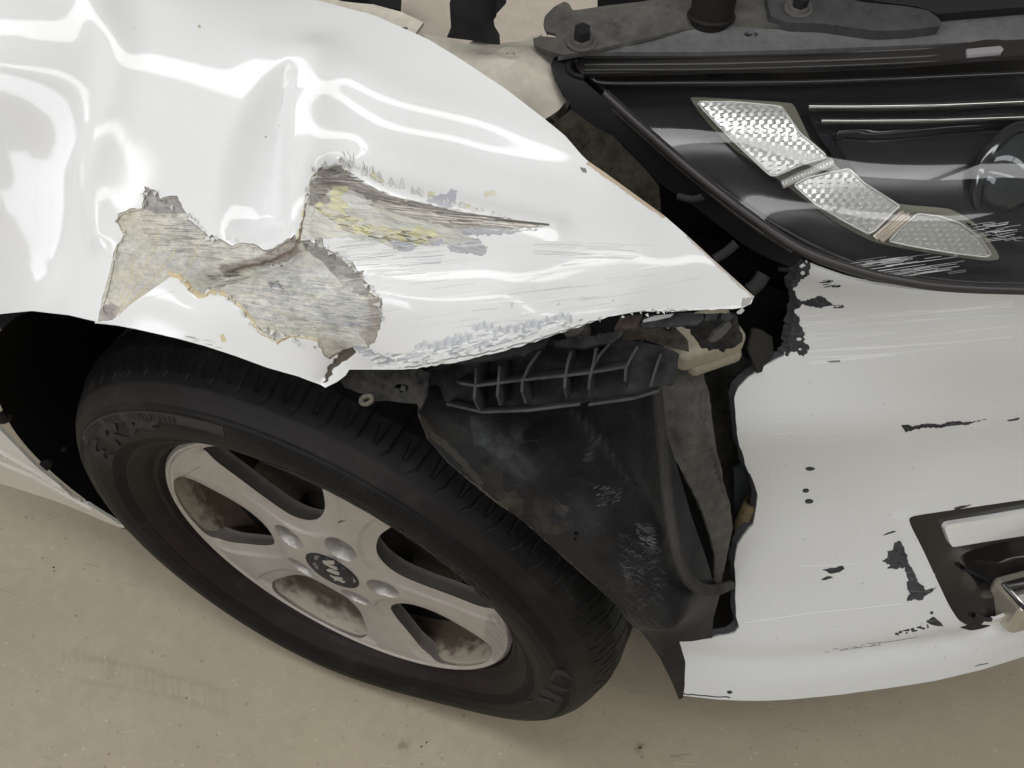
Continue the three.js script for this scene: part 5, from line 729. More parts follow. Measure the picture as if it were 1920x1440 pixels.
// flat tab that used to hold the liner to the fender, with its clip hole
{
  const tab = new Surf([-0.1, 0.75, 0.65], [[640, 690, 'z', 0.012], [780, 700, 'z', 0.004], [780, 765, 'z', 0.018], [676, 752, 'z', 0.02], [720, 720, 'z', 0.012]], 1e-5); const k = tab.uv(752, 727); tab.extra.push((u, v) => 0.002 * Math.exp(-((Math.hypot(u - k[0], v - k[1]) - 0.008) ** 2) / 0.00001));
  const m = mesh('liner_tab', panel(tab, jag([[628, 700], [650, 686], [776, 684], [806, 700], [800, 742], [788, 770], [782, 758], [770, 756], [720, 752], [702, 752], [694, 758], [684, 760], [674, 755], [672, 746], [680, 738], [664, 734], [648, 728]], 1.4, 8, true), { step: 0.004, th: 0.003, holes: [jag(ell(752, 728, 14, 8), 1.2, 4, true)] }), speckled([0.03, 0.029, 0.028], 0.8, 0.8), car); m.userData.label = 'torn black plastic tab with a clip hole';
  mesh('dirty_washer', tube(ell(689, 750, 11, 7, -0.4, 14).map(([x, y]) => tab.p(x, y, 0.001)), 0.0018, 40, 8, true), speckled([0.12, 0.105, 0.085], 0.8, 0.9), m);
}
// ribbed plastic mounting bracket under the torn fender edge
{
  const plate = new Surf([0.05, 0.6, 0.78], [[790, 712, 'z', -0.008], [838, 756, 'z', 0.002], [905, 770, 'z', 0.004], [1080, 756, 'z', -0.016], [1250, 725, 'z', -0.055], [1275, 680, 'z', -0.075], [900, 690, 'z', -0.022], [1080, 650, 'z', -0.05], [1180, 660, 'z', -0.06], [1100, 605, 'z', -0.07], [1000, 640, 'z', -0.045]], 1e-5);
  const pm = speckled([0.038, 0.038, 0.039], 0.55, 0.75, 55), br = group('mounting_bracket', car); br.userData.label = 'broken black ribbed plastic bracket under the fender edge';
  mesh('plate', panel(plate.offset(-0.014), jag([[780, 690], [812, 728], [838, 755], [880, 768], [905, 772], [990, 769], [1050, 762], [1092, 756], [1112, 748], [1104, 760], [1190, 746], [1238, 732], [1246, 722], [1266, 720], [1270, 690], [1274, 664], [1240, 648], [1190, 640], [1150, 634], [1110, 612], [1060, 612], [1000, 632], [930, 650], [860, 668]], 1, 8, true), { step: 0.005, th: 0.003 }), pm, br);
  const rib = (pts, h, w = 0.0009) => { // a standing wall: its free edge follows the pixels, its root is on the plate
    const top = pts.map(([x, y, k = 1]) => plate.p(x, y, h * k)), N = plate.N, pos = [], side = V3(0, 0, 0);
    const rows = top.map((p, i) => { const q = top[Math.min(i + 1, top.length - 1)], o = top[Math.max(i - 1, 0)]; side.copy(q).sub(o).cross(N).normalize().multiplyScalar(w); const bot = p.clone().addScaledVector(N, -h * 1.3 * (pts[i][2] ?? 1) - 0.017); return [bot.clone().add(side), p.clone().add(side), p.clone().sub(side), bot.clone().sub(side)]; });
    for (let i = 0; i + 1 < rows.length; i++) for (let k = 0; k < 3; k++) { const a = rows[i][k], b = rows[i][k + 1], c = rows[i + 1][k], d = rows[i + 1][k + 1]; pos.push(a, b, c, c, b, d); }
    for (const r of [rows[0], rows[rows.length - 1]]) pos.push(r[0], r[1], r[2], r[0], r[2], r[3]);
    const g = new THREE.BufferGeometry(); g.setAttribute('position', new THREE.Float32BufferAttribute(pos.flatMap((p) => p.toArray()), 3)); g.setAttribute('uv', new THREE.Float32BufferAttribute(pos.flatMap((p) => [p.x + p.z, p.y]), 2)); g.computeVertexNormals();
    return mesh('rib', g, ribMat, br);
  };
  const ribMat = speckled([0.046, 0.046, 0.047], 0.45, 0.6, 55); ribMat.side = THREE.DoubleSide;
  for (const r of [[[905, 684], [904, 712], [902, 740], [901, 768, 0.2]], [[948, 680], [946, 710], [944, 735], [941, 758, 0.25]], [[1022, 652], [1002, 680], [990, 706], [989, 726], [988, 754, 0.25]], [[1078, 654], [1072, 676], [1068, 698], [1067, 720], [1064, 744, 0.2]], [[1124, 648], [1119, 676], [1113, 700], [1111, 722], [1108, 740, 0.25]], [[1200, 644], [1186, 668], [1178, 684], [1177, 708], [1172, 730, 0.25]]]) rib(r, 0.016);
  rib([[862, 712, 0.5], [876, 711], [904, 716], [945, 711], [990, 705], [1068, 697], [1112, 692], [1150, 686], [1182, 680]], 0.016); rib([[1148, 640, 0.8], [1130, 660], [1120, 678]], 0.014); rib([[1240, 662, 0.6], [1230, 690, 0.6], [1220, 724, 0.2]], 0.006); rib([[838, 757, 0.2], [905, 772, 0.3], [990, 769, 0.3], [1088, 757, 0.3]], 0.006); rib([[1104, 758, 0.3], [1190, 746, 0.3], [1236, 732, 0.3]], 0.006);
  // the flat upper rail with slots, and the loose pieces along the torn edge
  const rail = plate.offset(0.012);
  for (const p of [[[846, 676], [880, 668], [930, 656], [965, 645], [1000, 634], [1034, 628], [1022, 648], [990, 662], [984, 668], [966, 664], [930, 672], [880, 680], [850, 682]], [[1038, 640], [1078, 634], [1120, 628], [1152, 622], [1166, 612], [1168, 600], [1176, 600], [1166, 630], [1150, 642], [1090, 652], [1060, 650], [1040, 646]], [[790, 690], [820, 684], [848, 676], [846, 684], [820, 690], [800, 694]]]) mesh('slotted_rail', panel(rail, jag(p, 1, 7, true), { step: 0.005, th: 0.003 }), pm, br);
  for (const [x, y] of [[942, 654], [966, 648], [1090, 632], [1122, 630]]) { const a = rail.p(x + 3, y - 4, 0.0005), b = rail.p(x - 3, y + 6, 0.0005); mesh('slot_rib', tube([a, a.clone().lerp(b, 0.5), b], 0.001, 6, 6), ribMat, br); }
  // clip boss and its dirty pale collar
  const bossAt = plate.p(1076, 618, -0.006), boss = new THREE.CylinderGeometry(0.0085, 0.0095, 0.014, 24); const bm = mesh('clip_boss', boss, speckled([0.16, 0.145, 0.12], 0.6, 0.7), br); bm.position.copy(bossAt); bm.rotation.set(0.5, 0, 0.2);
  const loose = plate.offset(0.014), pieces = [[[[1162, 592], [1198, 590], [1206, 592], [1194, 614], [1152, 616], [1158, 604]], [0.085, 0.065, 0.055], 'loose brown plastic piece'], [[[1206, 596], [1220, 590], [1264, 588], [1290, 586], [1318, 588], [1320, 598], [1310, 608], [1250, 612], [1208, 614], [1202, 608]], [0.05, 0.052, 0.058]], [[[1326, 588], [1348, 588], [1344, 598], [1328, 600], [1322, 598]], [0.06, 0.062, 0.066]], [[[1354, 588], [1372, 588], [1378, 592], [1368, 600], [1352, 598]], [0.055, 0.057, 0.06]]];
  for (const [p, c, lb] of pieces) { const m = mesh('broken_piece', panel(loose, jag(p, 0.8, 6, true), { step: 0.006, th: 0.003 }), speckled(c, 0.5, 0.7), br); if (lb) m.userData.label = lb; }
  mesh('paint_shard', panel(loose.offset(0.001), [[1206, 600], [1226, 592], [1264, 588], [1258, 594], [1232, 600], [1206, 604]], { step: 0.006, th: 0.001 }), M.paint, br); mesh('paint_shard', panel(loose.offset(0.004), [[992, 630], [1012, 624], [1022, 628], [1016, 634], [996, 636]], { step: 0.006, th: 0.001 }), M.paint, br); mesh('paint_shard', panel(loose.offset(0.006), [[1382, 584], [1392, 577], [1396, 582], [1390, 588], [1383, 588]], { step: 0.006, th: 0.001 }), M.paint, br);
}
const sheetOn = (name, N, ctrl, out, mat, o = {}, parent = car) => { const s = new Surf(N, ctrl, o.lam ?? 1e-5); if (o.wave) s.extra.push(o.wave(s)); const m = mesh(name, panel(s, out, { step: o.step ?? 0.006, th: o.th ?? 0.003, holes: o.holes ?? [] }), mat, parent); m.surf = undefined; if (o.label) m.userData.label = o.label; return [m, s]; };
// pale crushed rail end and the cream block in the gap, felt-grey duct
const creamDirty = speckled([0.3, 0.27, 0.2], 0.2, 0.5, 60), felt = speckled([0.082, 0.077, 0.068], 0.35, 0.85, 140), greyDirty = speckled([0.08, 0.076, 0.068], 0.9, 0.8, 45);
{
  const [duct] = sheetOn('crumpled_duct', [0.3, 0.45, 0.84], [[1205, 735, 'z', -0.16], [1240, 830, 'z', -0.14], [1300, 930, 'z', -0.13], [1340, 1030, 'z', -0.125], [1345, 1095, 'z', -0.13], [1390, 1060, 'z', -0.165], [1410, 900, 'z', -0.19], [1390, 740, 'z', -0.2], [1300, 660, 'z', -0.2], [1300, 800, 'z', -0.15], [1350, 900, 'z', -0.15], [1330, 760, 'z', -0.175]],
    jag([[1196, 735], [1214, 775], [1234, 818], [1246, 834], [1272, 872], [1298, 918], [1318, 960], [1332, 1004], [1340, 1044], [1342, 1092], [1352, 1094], [1362, 1050], [1374, 990], [1368, 940], [1352, 890], [1340, 820], [1330, 740], [1316, 690], [1270, 660], [1220, 670]], 1, 10, true), felt, { wave: (s) => { const a = [[1318, 740], [1324, 830], [1346, 900], [1368, 960]].map((p) => s.uv(...p)), b = [[1248, 838], [1300, 925], [1334, 1010]].map((p) => s.uv(...p)); return (u, v) => -0.006 * Math.exp(-lineDist(u, v, a) / 0.005) + 0.003 * Math.exp(-(lineDist(u, v, b) ** 2) / 0.00004) + 0.016 * (fbm(u * 34, v * 9, 3) - 0.5) + 0.0016 * (fbm(u * 120, v * 90, 2) - 0.5); }, step: 0.003, label: 'crumpled dirty grey duct behind the bumper' });
  sheetOn('duct_back', [0.3, 0.45, 0.84], [[1300, 650, 'z', -0.23], [1420, 700, 'z', -0.25], [1420, 950, 'z', -0.23], [1350, 1090, 'z', -0.18], [1340, 850, 'z', -0.2]], jag([[1290, 650], [1420, 660], [1440, 900], [1420, 1000], [1380, 1090], [1352, 1096], [1352, 900], [1320, 760]], 1, 10, true), speckled([0.03, 0.029, 0.027], 0.5, 0.8), { wave: () => (u, v) => 0.012 * (fbm(u * 30, v * 12, 3) - 0.5) });  // darker sheet for the far part of the duct, its shade and dirt in the colour
  const pts = [[1344, 1092], [1338, 1120], [1330, 1150], [1322, 1180]]; mesh('crumpled_duct', tube(pts.map(([x, y], i) => spot(x, y, 'z', -0.135 - i * 0.004)), 0.006, 20, 10), felt, car);
  const rb = new RoundedBoxGeometry(0.064, 0.026, 0.044, 5, 0.008), bm = mesh('rail_end', rb, creamDirty, car); bm.position.copy(spot(1316, 632, 'z', -0.19)); bm.rotation.set(0.1, 0.75, 0.0); bm.userData.label = 'cream painted rail end in the gap';
  const rb2 = new RoundedBoxGeometry(0.052, 0.016, 0.04, 5, 0.007), b2 = mesh('rail_end', rb2, creamDirty, car); b2.position.copy(spot(1326, 656, 'z', -0.2)); b2.rotation.set(0.1, 0.75, 0);
  sheetOn('rail_flange', [0.2, 0.5, 0.8], [[1180, 620, 'z', -0.11], [1320, 660, 'z', -0.15], [1270, 620, 'z', -0.13], [1240, 655, 'z', -0.125]], [[1170, 612], [1230, 612], [1256, 622], [1262, 612], [1290, 640], [1292, 660], [1250, 650], [1206, 636], [1166, 640]], greyDirty, {});
  // shredded black plastic hanging in the gap
  sheetOn('shredded_plastic', [0.3, 0.5, 0.8], [[1300, 610, 'z', -0.12], [1390, 600, 'z', -0.14], [1340, 655, 'z', -0.125], [1396, 650, 'z', -0.145], [1350, 625, 'z', -0.115]], jag([[1262, 592], [1330, 592], [1378, 588], [1386, 610], [1392, 640], [1378, 650], [1362, 654], [1356, 662], [1348, 652], [1330, 658], [1312, 650], [1300, 632], [1294, 618], [1274, 612]], 3, 7, true), speckled([0.028, 0.027, 0.027], 0.8, 0.6), { wave: () => (u, v) => 0.012 * (fbm(u * 45, v * 45, 3) - 0.5), step: 0.003, label: 'shredded black plastic hanging in the gap' });
  sheetOn('shredded_plastic', [0.3, 0.5, 0.8], [[1334, 640, 'z', -0.106], [1370, 600, 'z', -0.118], [1350, 640, 'z', -0.11]], jag([[1330, 640], [1340, 622], [1368, 602], [1372, 612], [1356, 630], [1340, 642]], 1, 6, true), std([0.075, 0.073, 0.072], 0.7));
  sheetOn('shredded_plastic', [0.5, 0.4, 0.7], [[1380, 560, 'z', -0.24], [1480, 600, 'z', -0.28], [1480, 660, 'z', -0.28], [1400, 640, 'z', -0.25]], [[1410, 545], [1440, 536], [1500, 560], [1492, 660], [1420, 690], [1390, 660], [1400, 600]], std([0.007, 0.007, 0.008], 0.8), { wave: () => (u, v) => 0.006 * (fbm(u * 30, v * 30, 2) - 0.5) });
  sheetOn('gap_bracket', [0.5, 0.4, 0.7], [[1410, 620, 'z', -0.21], [1440, 610, 'z', -0.22], [1410, 690, 'z', -0.2], [1450, 690, 'z', -0.22]], [[1412, 616], [1430, 620], [1448, 632], [1452, 690], [1420, 700], [1404, 656]], std([0.03, 0.029, 0.025], 0.7));
  for (const [p, r] of [[[[1340, 486, -0.2], [1362, 472, -0.205], [1380, 456, -0.21]], 0.004], [[[1405, 545, -0.2], [1420, 532, -0.205], [1432, 514, -0.21]], 0.006], [[[1460, 504, -0.24], [1480, 506, -0.24], [1492, 507, -0.24]], 0.002], [[[1270, 368, -0.22], [1296, 374, -0.22], [1318, 370, -0.22]], 0.003]]) mesh('gap_strut', tube(p.map(([x, y, z]) => spot(x, y, 'z', z)), r, 10, 8), std([0.035, 0.034, 0.034], 0.7), car);
  // hose or brake cable looping down in front of the liner
  mesh('rubber_hose', tube([[1228, 690, 0.43], [1233, 760, 0.432], [1240, 830, 0.436], [1249, 920, 0.436], [1261, 1000, 0.436], [1277, 1060, 0.436], [1300, 1096, 0.436], [1330, 1107, 0.434], [1352, 1103, 0.43]].map(([x, y, r]) => spot(x, y, 'r', r)).concat([[1374, 1094, 0.03], [1400, 1078, 0.05]].map(([x, y, k]) => { const q = bumper.p(x, y); return q.addScaledVector(q.clone().sub(EYE).normalize(), k); })), 0.0052, 120, 14), speckled([0.045, 0.042, 0.04], 0.4, 0.75), car).userData.label = 'grey rubber hose looping in front of the liner';
  mesh('yellow_pipe', tube([[1412, 940, -0.2], [1400, 965, -0.195], [1392, 990, -0.195], [1396, 1010, -0.2]].map(([x, y, z]) => spot(x, y, 'z', z)), 0.009, 24, 10), speckled([0.15, 0.12, 0.06], 0.7, 0.7), car);
  sheetOn('blue_grey_panel', [0.5, 0.4, 0.7], [[1390, 900, 'z', -0.2], [1430, 880, 'z', -0.22], [1430, 960, 'z', -0.22], [1380, 940, 'z', -0.2]], [[1376, 880], [1440, 840], [1450, 980], [1380, 960]], std([0.025, 0.03, 0.034], 0.6));
  // torn shiny film shard at the bottom of the tear
  sheetOn('film_shard', [0.4, 0.4, 0.8], [[1288, 1130, 'z', -0.06], [1304, 1175, 'z', -0.056], [1278, 1165, 'z', -0.062], [1290, 1196, 'z', -0.052]], [[1286, 1131], [1291, 1132], [1297, 1150], [1304, 1176], [1300, 1190], [1284, 1196], [1277, 1172], [1283, 1150]], std([0.2, 0.21, 0.23], 0.25, { metalness: 0.5 }), { step: 0.002, th: 0.0006, wave: () => (u, v) => 0.006 * (vnoise(u * 160, v * 90) - 0.5), label: 'torn shiny grey film shard' });
  for (const q of [[[1285, 1136], [1289, 1137], [1288, 1148], [1284, 1148]], [[1286, 1172], [1291, 1180], [1290, 1190], [1283, 1186]], [[1281, 1190], [1286, 1190], [1285, 1197], [1281, 1197]]]) sheetOn('film_shard', [0.4, 0.4, 0.8], q.map(([x, y]) => [x, y, 'z', -0.05]), q, M.paint, { th: 0.0006 });
  sheetOn('duct_tip', [0.4, 0.4, 0.8], [[1326, 1160, 'z', -0.1], [1332, 1186, 'z', -0.1], [1322, 1180, 'z', -0.1]], [[1326, 1164], [1330, 1172], [1329, 1186], [1322, 1186]], std([0.4, 0.4, 0.38], 0.5));
  // dark backing sheet added for the shade behind everything in the gap
  const back = [[1040, 200, 'z', -0.36], [1300, 300, 'z', -0.36], [1500, 480, 'z', -0.38], [1540, 700, 'z', -0.3], [1240, 600, 'z', -0.3], [1400, 900, 'z', -0.28], [1240, 1000, 'z', -0.2], [1400, 1210, 'z', -0.2], [1000, 640, 'z', -0.2]];
  sheetOn('gap_backing', [0.3, 0.5, 0.8], back, [[1010, 236], [1060, 200], [1130, 210], [1320, 340], [1520, 480], [1560, 560], [1560, 1220], [1260, 1230], [1180, 900], [900, 760], [860, 640], [1000, 480]], std([0.012, 0.012, 0.012], 0.9), { step: 0.012, label: 'dark backing sheet added for the shade in the gap' });
  sheetOn('gap_backing', [0.1, 0.6, 0.75], [[1050, 235, 'z', -0.26], [1140, 270, 'z', -0.26], [1240, 360, 'z', -0.26], [1200, 400, 'z', -0.25], [1100, 320, 'z', -0.25]], [[1030, 238], [1070, 206], [1110, 236], [1150, 256], [1210, 318], [1236, 350], [1240, 400], [1160, 380], [1080, 300]], speckled([0.05, 0.045, 0.035], 0.6, 0.7), {});  // inner apron, its shade put into the dark brown colour
}
// engine bay edge: pale body metal, dark radiator panel, bolts, rubber stops
{
  const stain = speckled([0.66, 0.62, 0.53], 0.18, 0.35, 35), dusty = speckled([0.085, 0.08, 0.072], 0.4, 0.8, 45), top = std([0.1, 0.1, 0.1], 0.75);
  sheetOn('apron_panel', [0, 0.8, 0.6], [[750, 90, 'y', 0.77], [1060, 100, 'y', 0.77], [760, -60, 'y', 0.78], [1080, -60, 'y', 0.78], [900, 20, 'y', 0.772]], [[740, -80], [1120, -80], [1120, 110], [1000, 110], [880, 100], [740, 60]], speckled([0.6, 0.53, 0.45], 0.08, 0.6, 80), { step: 0.012, label: 'beige inner panel of the engine bay' });
  const [rail] = sheetOn('fender_rail', [0, 0.85, 0.5], [[560, 0, 'y', 0.84], [795, 40, 'y', 0.83], [700, -10, 'y', 0.84], [780, 60, 'y', 0.825], [650, 30, 'y', 0.83]], [[540, -30], [640, 2], [700, 8], [752, 22], [794, 42], [778, 64], [740, 60], [660, 30], [560, 4]], stain, { step: 0.005, holes: [ell(759, 53, 6, 2.4)], label: 'stained cream fender rail' });
  sheetOn('dark_block', [0, 0.8, 0.6], [[690, -40, 'y', 0.82], [752, 18, 'y', 0.81], [690, 10, 'y', 0.815]], [[688, -60], [756, -60], [752, 18], [720, 12], [690, 2]], M.matte, { th: 0.003 });  // dark sheet put in for the shade of a hole in the rail
  const [apron] = sheetOn('apron_flange', [0.05, 0.85, 0.5], [[800, 70, 'y', 0.84], [880, 90, 'y', 0.835], [1000, 70, 'y', 0.83], [950, 160, 'y', 0.83], [1040, 110, 'y', 0.826], [1060, 180, 'y', 0.81], [1030, 220, 'y', 0.8], [980, 110, 'y', 0.838], [1010, 150, 'y', 0.828]], [[790, 62], [830, 70], [878, 82], [890, 74], [940, 82], [946, 80], [975, 78], [1004, 66], [1024, 84], [1050, 100], [1042, 120], [1040, 150], [1056, 180], [1062, 190], [1048, 206], [1024, 222], [1000, 240], [940, 190], [870, 130]], stain, { step: 0.004, th: 0.002, holes: [ell(957, 101, 8.5, 4.5)], wave: (s) => { const c = s.uv(1000, 150), l = [[880, 82], [862, 100]].map((p) => s.uv(...p)), e = s.uv(958, 101), f = [[885, 100], [960, 116], [1000, 92], [1030, 96]].map((p) => s.uv(...p)); return (u, v) => -0.004 * Math.exp(-((u - c[0]) ** 2 + (v - c[1]) ** 2) / 0.0003) + 0.0015 * Math.exp(-lineDist(u, v, l) / 0.004) + 0.0016 * Math.exp(-((Math.hypot(u - e[0], v - e[1]) - 0.012) ** 2) / 0.00001) + 0.0014 * Math.exp(-(lineDist(u, v, f) ** 2) / 0.000012); }, label: 'stained cream apron flange beside the headlight' });
  for (const o of [0, 6]) mesh('flange_edge', tube([[1058 + o, 186 + o], [1050 + o, 204 + o], [1030 + o, 222 + o]].map(([x, y]) => spot(x, y, 'y', 0.795 - o * 0.001)), 0.0022, 20, 8), speckled([0.2, 0.17, 0.13], 0.6, 0.6), apron);
  const plug = new THREE.SphereGeometry(0.005, 16, 10); plug.scale(1.6, 0.6, 1); const pg = mesh('flange_plug', plug, stain, apron); pg.position.copy(spot(684, 32, 'y', 0.842));
  // rubber bonnet stop: waisted block
  const bs = group('rubber_stop', car); bs.userData.label = 'dark grey waisted rubber stop'; { const q = [[843, 6], [858, -30], [946, -30], [949, 6], [926, 32], [929, 66], [938, 84], [884, 76], [838, 70], [846, 60]]; const s = new Surf([0.1, 0.7, 0.7], [[843, 0, 'y', 0.875], [949, 0, 'y', 0.875], [845, 70, 'y', 0.838], [935, 84, 'y', 0.836], [890, 40, 'y', 0.858]], 1e-5); mesh('block', panel(s, curve(q, 50, true, 0.15), { step: 0.005, th: 0.012 }), speckled([0.042, 0.042, 0.046], 0.3, 0.7), bs); const cy = new THREE.CylinderGeometry(0.017, 0.017, 0.03, 28), m = mesh('cap', cy, M.matte, bs); m.position.copy(spot(890, -8, 'y', 0.885)); }
  // dark stamped radiator support with its bolts
  const [sup, supS] = sheetOn('radiator_support', [0.1, 0.85, 0.5], [[1030, 40, 'y', 0.846], [1100, 90, 'y', 0.845], [1240, 0, 'y', 0.862], [1300, 50, 'y', 0.852], [1460, 30, 'y', 0.86], [1460, -60, 'y', 0.865], [1180, 70, 'y', 0.85], [1240, -60, 'y', 0.864]], curve([[1019, 46], [1022, 30], [1040, 12], [1058, 3], [1068, 8], [1076, 19], [1140, 10], [1220, 0], [1300, -40], [1480, -60], [1490, 20], [1470, 46], [1400, 48], [1290, 54], [1200, 74], [1120, 92], [1060, 102], [1034, 98], [1002, 84], [1000, 72], [1016, 68], [1044, 70], [1040, 62], [1024, 58]], 110, true, 0.2), dusty, { step: 0.004, th: 0.003, wave: (s) => { const a = [[1150, 30], [1166, 50], [1170, 74]].map((p) => s.uv(...p)), b = [[1180, 60], [1300, 40], [1440, 34]].map((p) => s.uv(...p)), c = s.uv(1090, 76); return (u, v) => -0.004 * Math.exp(-lineDist(u, v, a) / 0.004) - 0.002 * Math.exp(-(lineDist(u, v, b) ** 2) / 0.00006) + 0.002 * Math.exp(-((u - c[0]) ** 2 + (v - c[1]) ** 2) / 0.0006); }, label: 'dusty dark radiator support' });
  const bolt = (x, y, s, r, hex) => { const g = group('bolt', car), p = s.p(x, y, 0.001), q = new THREE.Quaternion().setFromUnitVectors(V3(0, 1, 0), s.N.clone().lerp(V3(0, 1, 0), 0.5).normalize()); g.position.copy(p); g.quaternion.copy(q); const w = new THREE.CylinderGeometry(r * 1.75, r * 1.75, 0.002, 32), fl = new THREE.CylinderGeometry(r * 1.2, r * 1.35, 0.003, 28); fl.translate(0, 0.0025, 0); mesh('washer', mergeGeometries([w, fl]), dusty, g); const hd = new THREE.CylinderGeometry(r * 0.95, r, r * 1.1, 6); hd.translate(0, 0.004 + r * 0.55, 0); hd.rotateY(0.3); mesh('bolt_head', hd, std([0.025, 0.025, 0.027], 0.4, { metalness: 0.4 }), g); g.userData.label = hex; };
  bolt(1091, 78, supS, 0.0075, 'dark hexagon bolt beside the headlight corner');
  const cy = new THREE.CylinderGeometry(0.0185, 0.0175, 0.05, 36), cb = mesh('rubber_buffer', mergeGeometries([cy, (() => { const t = new THREE.TorusGeometry(0.018, 0.0022, 10, 36); t.rotateX(Math.PI / 2); t.translate(0, -0.012, 0); return t; })()]), std([0.018, 0.016, 0.015], 0.45), car); cb.position.copy(supS.p(1334, 22, 0.014)); cb.userData.label = 'round black rubber buffer';
  // plastic cover strip above the lens and the arm on it
  const [cov, covS] = sheetOn('cover_strip', [0.15, 0.85, 0.5], [[1050, 104, 'y', 0.841], [1300, 94, 'y', 0.845], [1700, 83, 'y', 0.853], [1990, 66, 'y', 0.858], [1300, 56, 'y', 0.85], [1600, 50, 'y', 0.858], [1990, 0, 'y', 0.868]], curve([[1046, 106], [1110, 93], [1200, 74], [1290, 53], [1400, 46], [1480, 40], [1700, 30], [1990, -10], [1990, 68], [1700, 85], [1500, 93], [1300, 97.5], [1100, 97.5]], 90, true, 0.1), speckled([0.11, 0.11, 0.112], 0.25, 0.7, 70), { step: 0.006, th: 0.004, holes: [ell(1409, 64, 14, 5.5)], label: 'grey plastic cover strip above the lens' });
  mesh('strip_hole', panel(covS.offset(-0.006), ell(1409, 63, 18, 9), { step: 0.006, th: 0.001 }), M.dark, cov);
  const armS = covS.offset(0.009), am = mesh('latch_arm', panel(armS, curve([[1440, 8], [1446, 30], [1480, 42], [1540, 44], [1600, 52], [1646, 58], [1700, 56], [1764, 48], [1760, 34], [1740, 20], [1700, 12], [1620, 4], [1560, -10], [1440, -20]], 60, true, 0.2), { step: 0.005, th: 0.008 }), speckled([0.06, 0.06, 0.062], 0.25, 0.6), car); am.userData.label = 'dark latch arm bolted on the cover strip';
  bolt(1496, 18, armS, 0.0065, 'dark bolt on the latch arm');
  sheetOn('dark_block', [0.1, 0.8, 0.6], [[1600, -10, 'y', 0.872], [1990, -10, 'y', 0.876], [1750, 24, 'y', 0.868], [1990, 8, 'y', 0.872]], [[1560, -40], [1990, -60], [1990, 8], [1880, 16], [1760, 26], [1720, 12], [1640, 2]], M.matte, { th: 0.01 });
  const eb = new THREE.BoxGeometry(2.4, 0.02, 1.3); eb.translate(-0.4, 0.62, -1.0); const ub = new THREE.BoxGeometry(3.4, 0.02, 1.5); ub.translate(-1.1, 0.2, -0.98); mesh('underbody_blocker', mergeGeometries([ub]), M.dark, car); mesh('engine_bay_blocker', eb, M.dark, car);  // flat dark boxes added below and inside the car to block light
  const bb = new THREE.BoxGeometry(0.02, 0.42, 1.2); bb.translate(0.5, 0.42, -0.95); mesh('radiator', bb, M.dark, car);
}
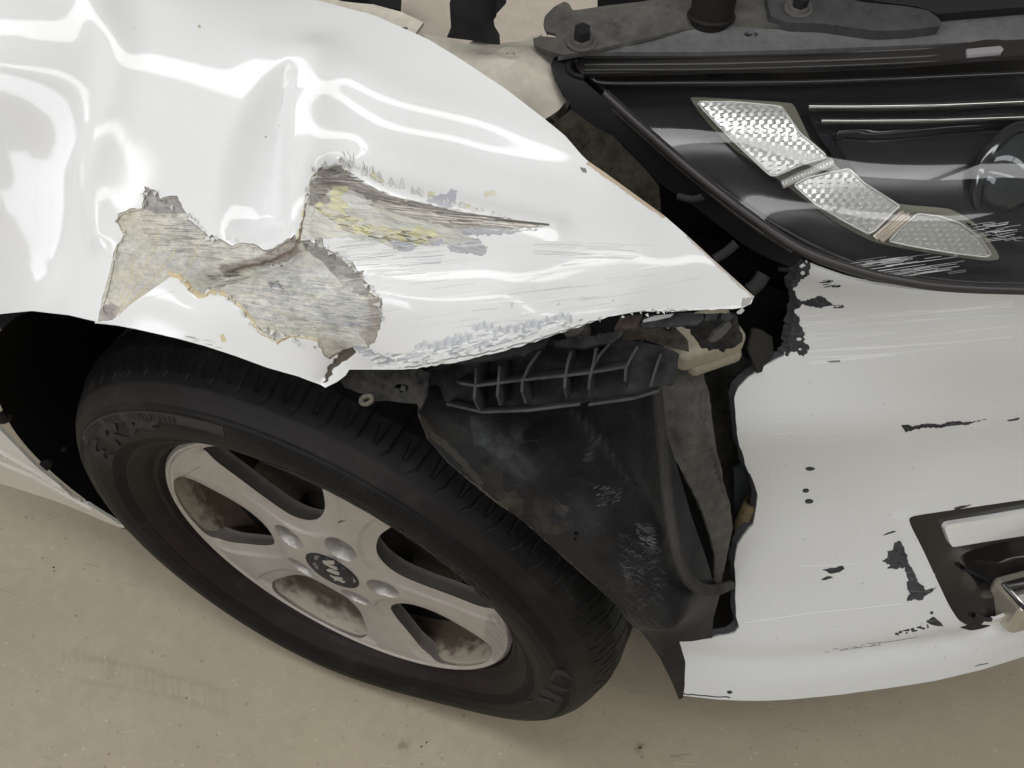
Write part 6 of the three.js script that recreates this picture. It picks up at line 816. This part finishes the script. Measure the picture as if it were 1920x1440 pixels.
// rear end of the fender, side skirt and mud flap behind the wheel
{
  const sk = new Surf([-0.1, 0.35, 0.93], [[-60, 750, 'z', 0.032], [0, 808, 'z', 0.03], [80, 886, 'z', 0.024], [155, 946, 'z', 0.014], [238, 991, 'z', 0.004], [-60, 820, 'z', 0.034], [0, 845, 'z', 0.032], [100, 905, 'z', 0.02], ...[[-0.62, 0.42, 0.038], [-0.62, 0.3, 0.03], [-0.62, 0.22, 0.02]].map((p) => [...toPx(...p), 'z', p[2]]), [-60, 880, 'z', 0.02], [0, 905, 'z', 0.016], [150, 958, 'z', 0.006]], 1e-5);
  const seam = [[-60, 832], [0, 868], [60, 893], [110, 922], [160, 950]].map((p) => sk.uv(...p)), up = [[-60, 812], [0, 846], [60, 880], [110, 912]].map((p) => sk.uv(...p)); sk.extra.push((u, v) => 0.004 * Math.exp(-(lineDist(u, v, up) ** 2) / 0.00003), (u, v) => -0.004 * Math.exp(-(lineDist(u, v, seam) ** 2) / 0.00004));
  const m = mesh('side_skirt', panel(sk, [toPx(-0.62, 0.425, 0.038), toPx(-0.5, 0.43, 0.034), [-40, 768], [0, 806], [36, 842], [80, 885], [118, 916], [152, 943], [164, 945], [200, 968], [226, 984], [238, 989], [228, 990], [206, 982], [150, 958], [100, 938], [0, 906], [-70, 884], toPx(-0.62, 0.22, 0.02)], { step: 0.004, th: 0.004 }), new THREE.MeshPhysicalMaterial({ color: new THREE.Color().setRGB(0.7, 0.7, 0.67), roughness: 0.15, clearcoat: 1, clearcoatRoughness: 0.04 }), car); m.userData.label = 'white fender tail and side skirt behind the wheel';
  const fl = new Surf([0.35, 0.6, 0.72], [[156, 942, 'z', 0.0], [185, 920, 'z', -0.02], [238, 990, 'z', -0.004], [222, 960, 'z', -0.016], [198, 970, 'z', -0.002]], 1e-4);
  const f = mesh('mud_flap', panel(fl, jag([[156, 941], [172, 934], [184, 921], [196, 920], [220, 960], [244, 988], [230, 992], [200, 970]], 0.8, 6, true), { step: 0.004, th: 0.003 }), speckled([0.17, 0.15, 0.115], 0.7, 0.9, 40), car); f.userData.label = 'dirty brown mud flap';
  const c = new THREE.SphereGeometry(0.006, 16, 12), cm = mesh('flap_clip', c, M.black, f); cm.position.copy(fl.p(192, 936, 0.001));
}
// grit and small dark flakes lying on the floor
{
  const gs = []; const put = (x, z, s) => { const g = new THREE.IcosahedronGeometry(s, 0); g.scale(rr(0.7, 1.8), 0.45, rr(0.7, 1.4)); g.rotateY(rr(0, 6)); g.translate(x, s * 0.3, z); gs.push(g); };
  for (const [x, y, s] of [[101, 1064, 0.0032], [102, 1071, 0.002], [157, 1067, 0.0018], [305, 1230, 0.002], [202, 1272, 0.0018], [70, 1296, 0.002], [350, 1309, 0.0018], [790, 1400, 0.003], [800, 1392, 0.002], [870, 1342, 0.002], [1200, 1402, 0.003]]) { const p = onAxis(x, y, 'y', 0); put(p.x, p.z, s * 0.5); }
  for (let i = 0; i < 150; i++) { const p = onAxis(rr(-20, 1940), rr(1000, 1450), 'y', 0); put(p.x, p.z, rr(0.0002, 0.0006)); }
  tag(mesh('floor_grit', mergeGeometries(gs), std([0.035, 0.03, 0.025], 0.9)), 'small dark grit and paint flakes scattered on the concrete floor', 'grit', null, 'stuff');
}
scene.updateMatrixWorld(true);
renderer.render(scene, camera);
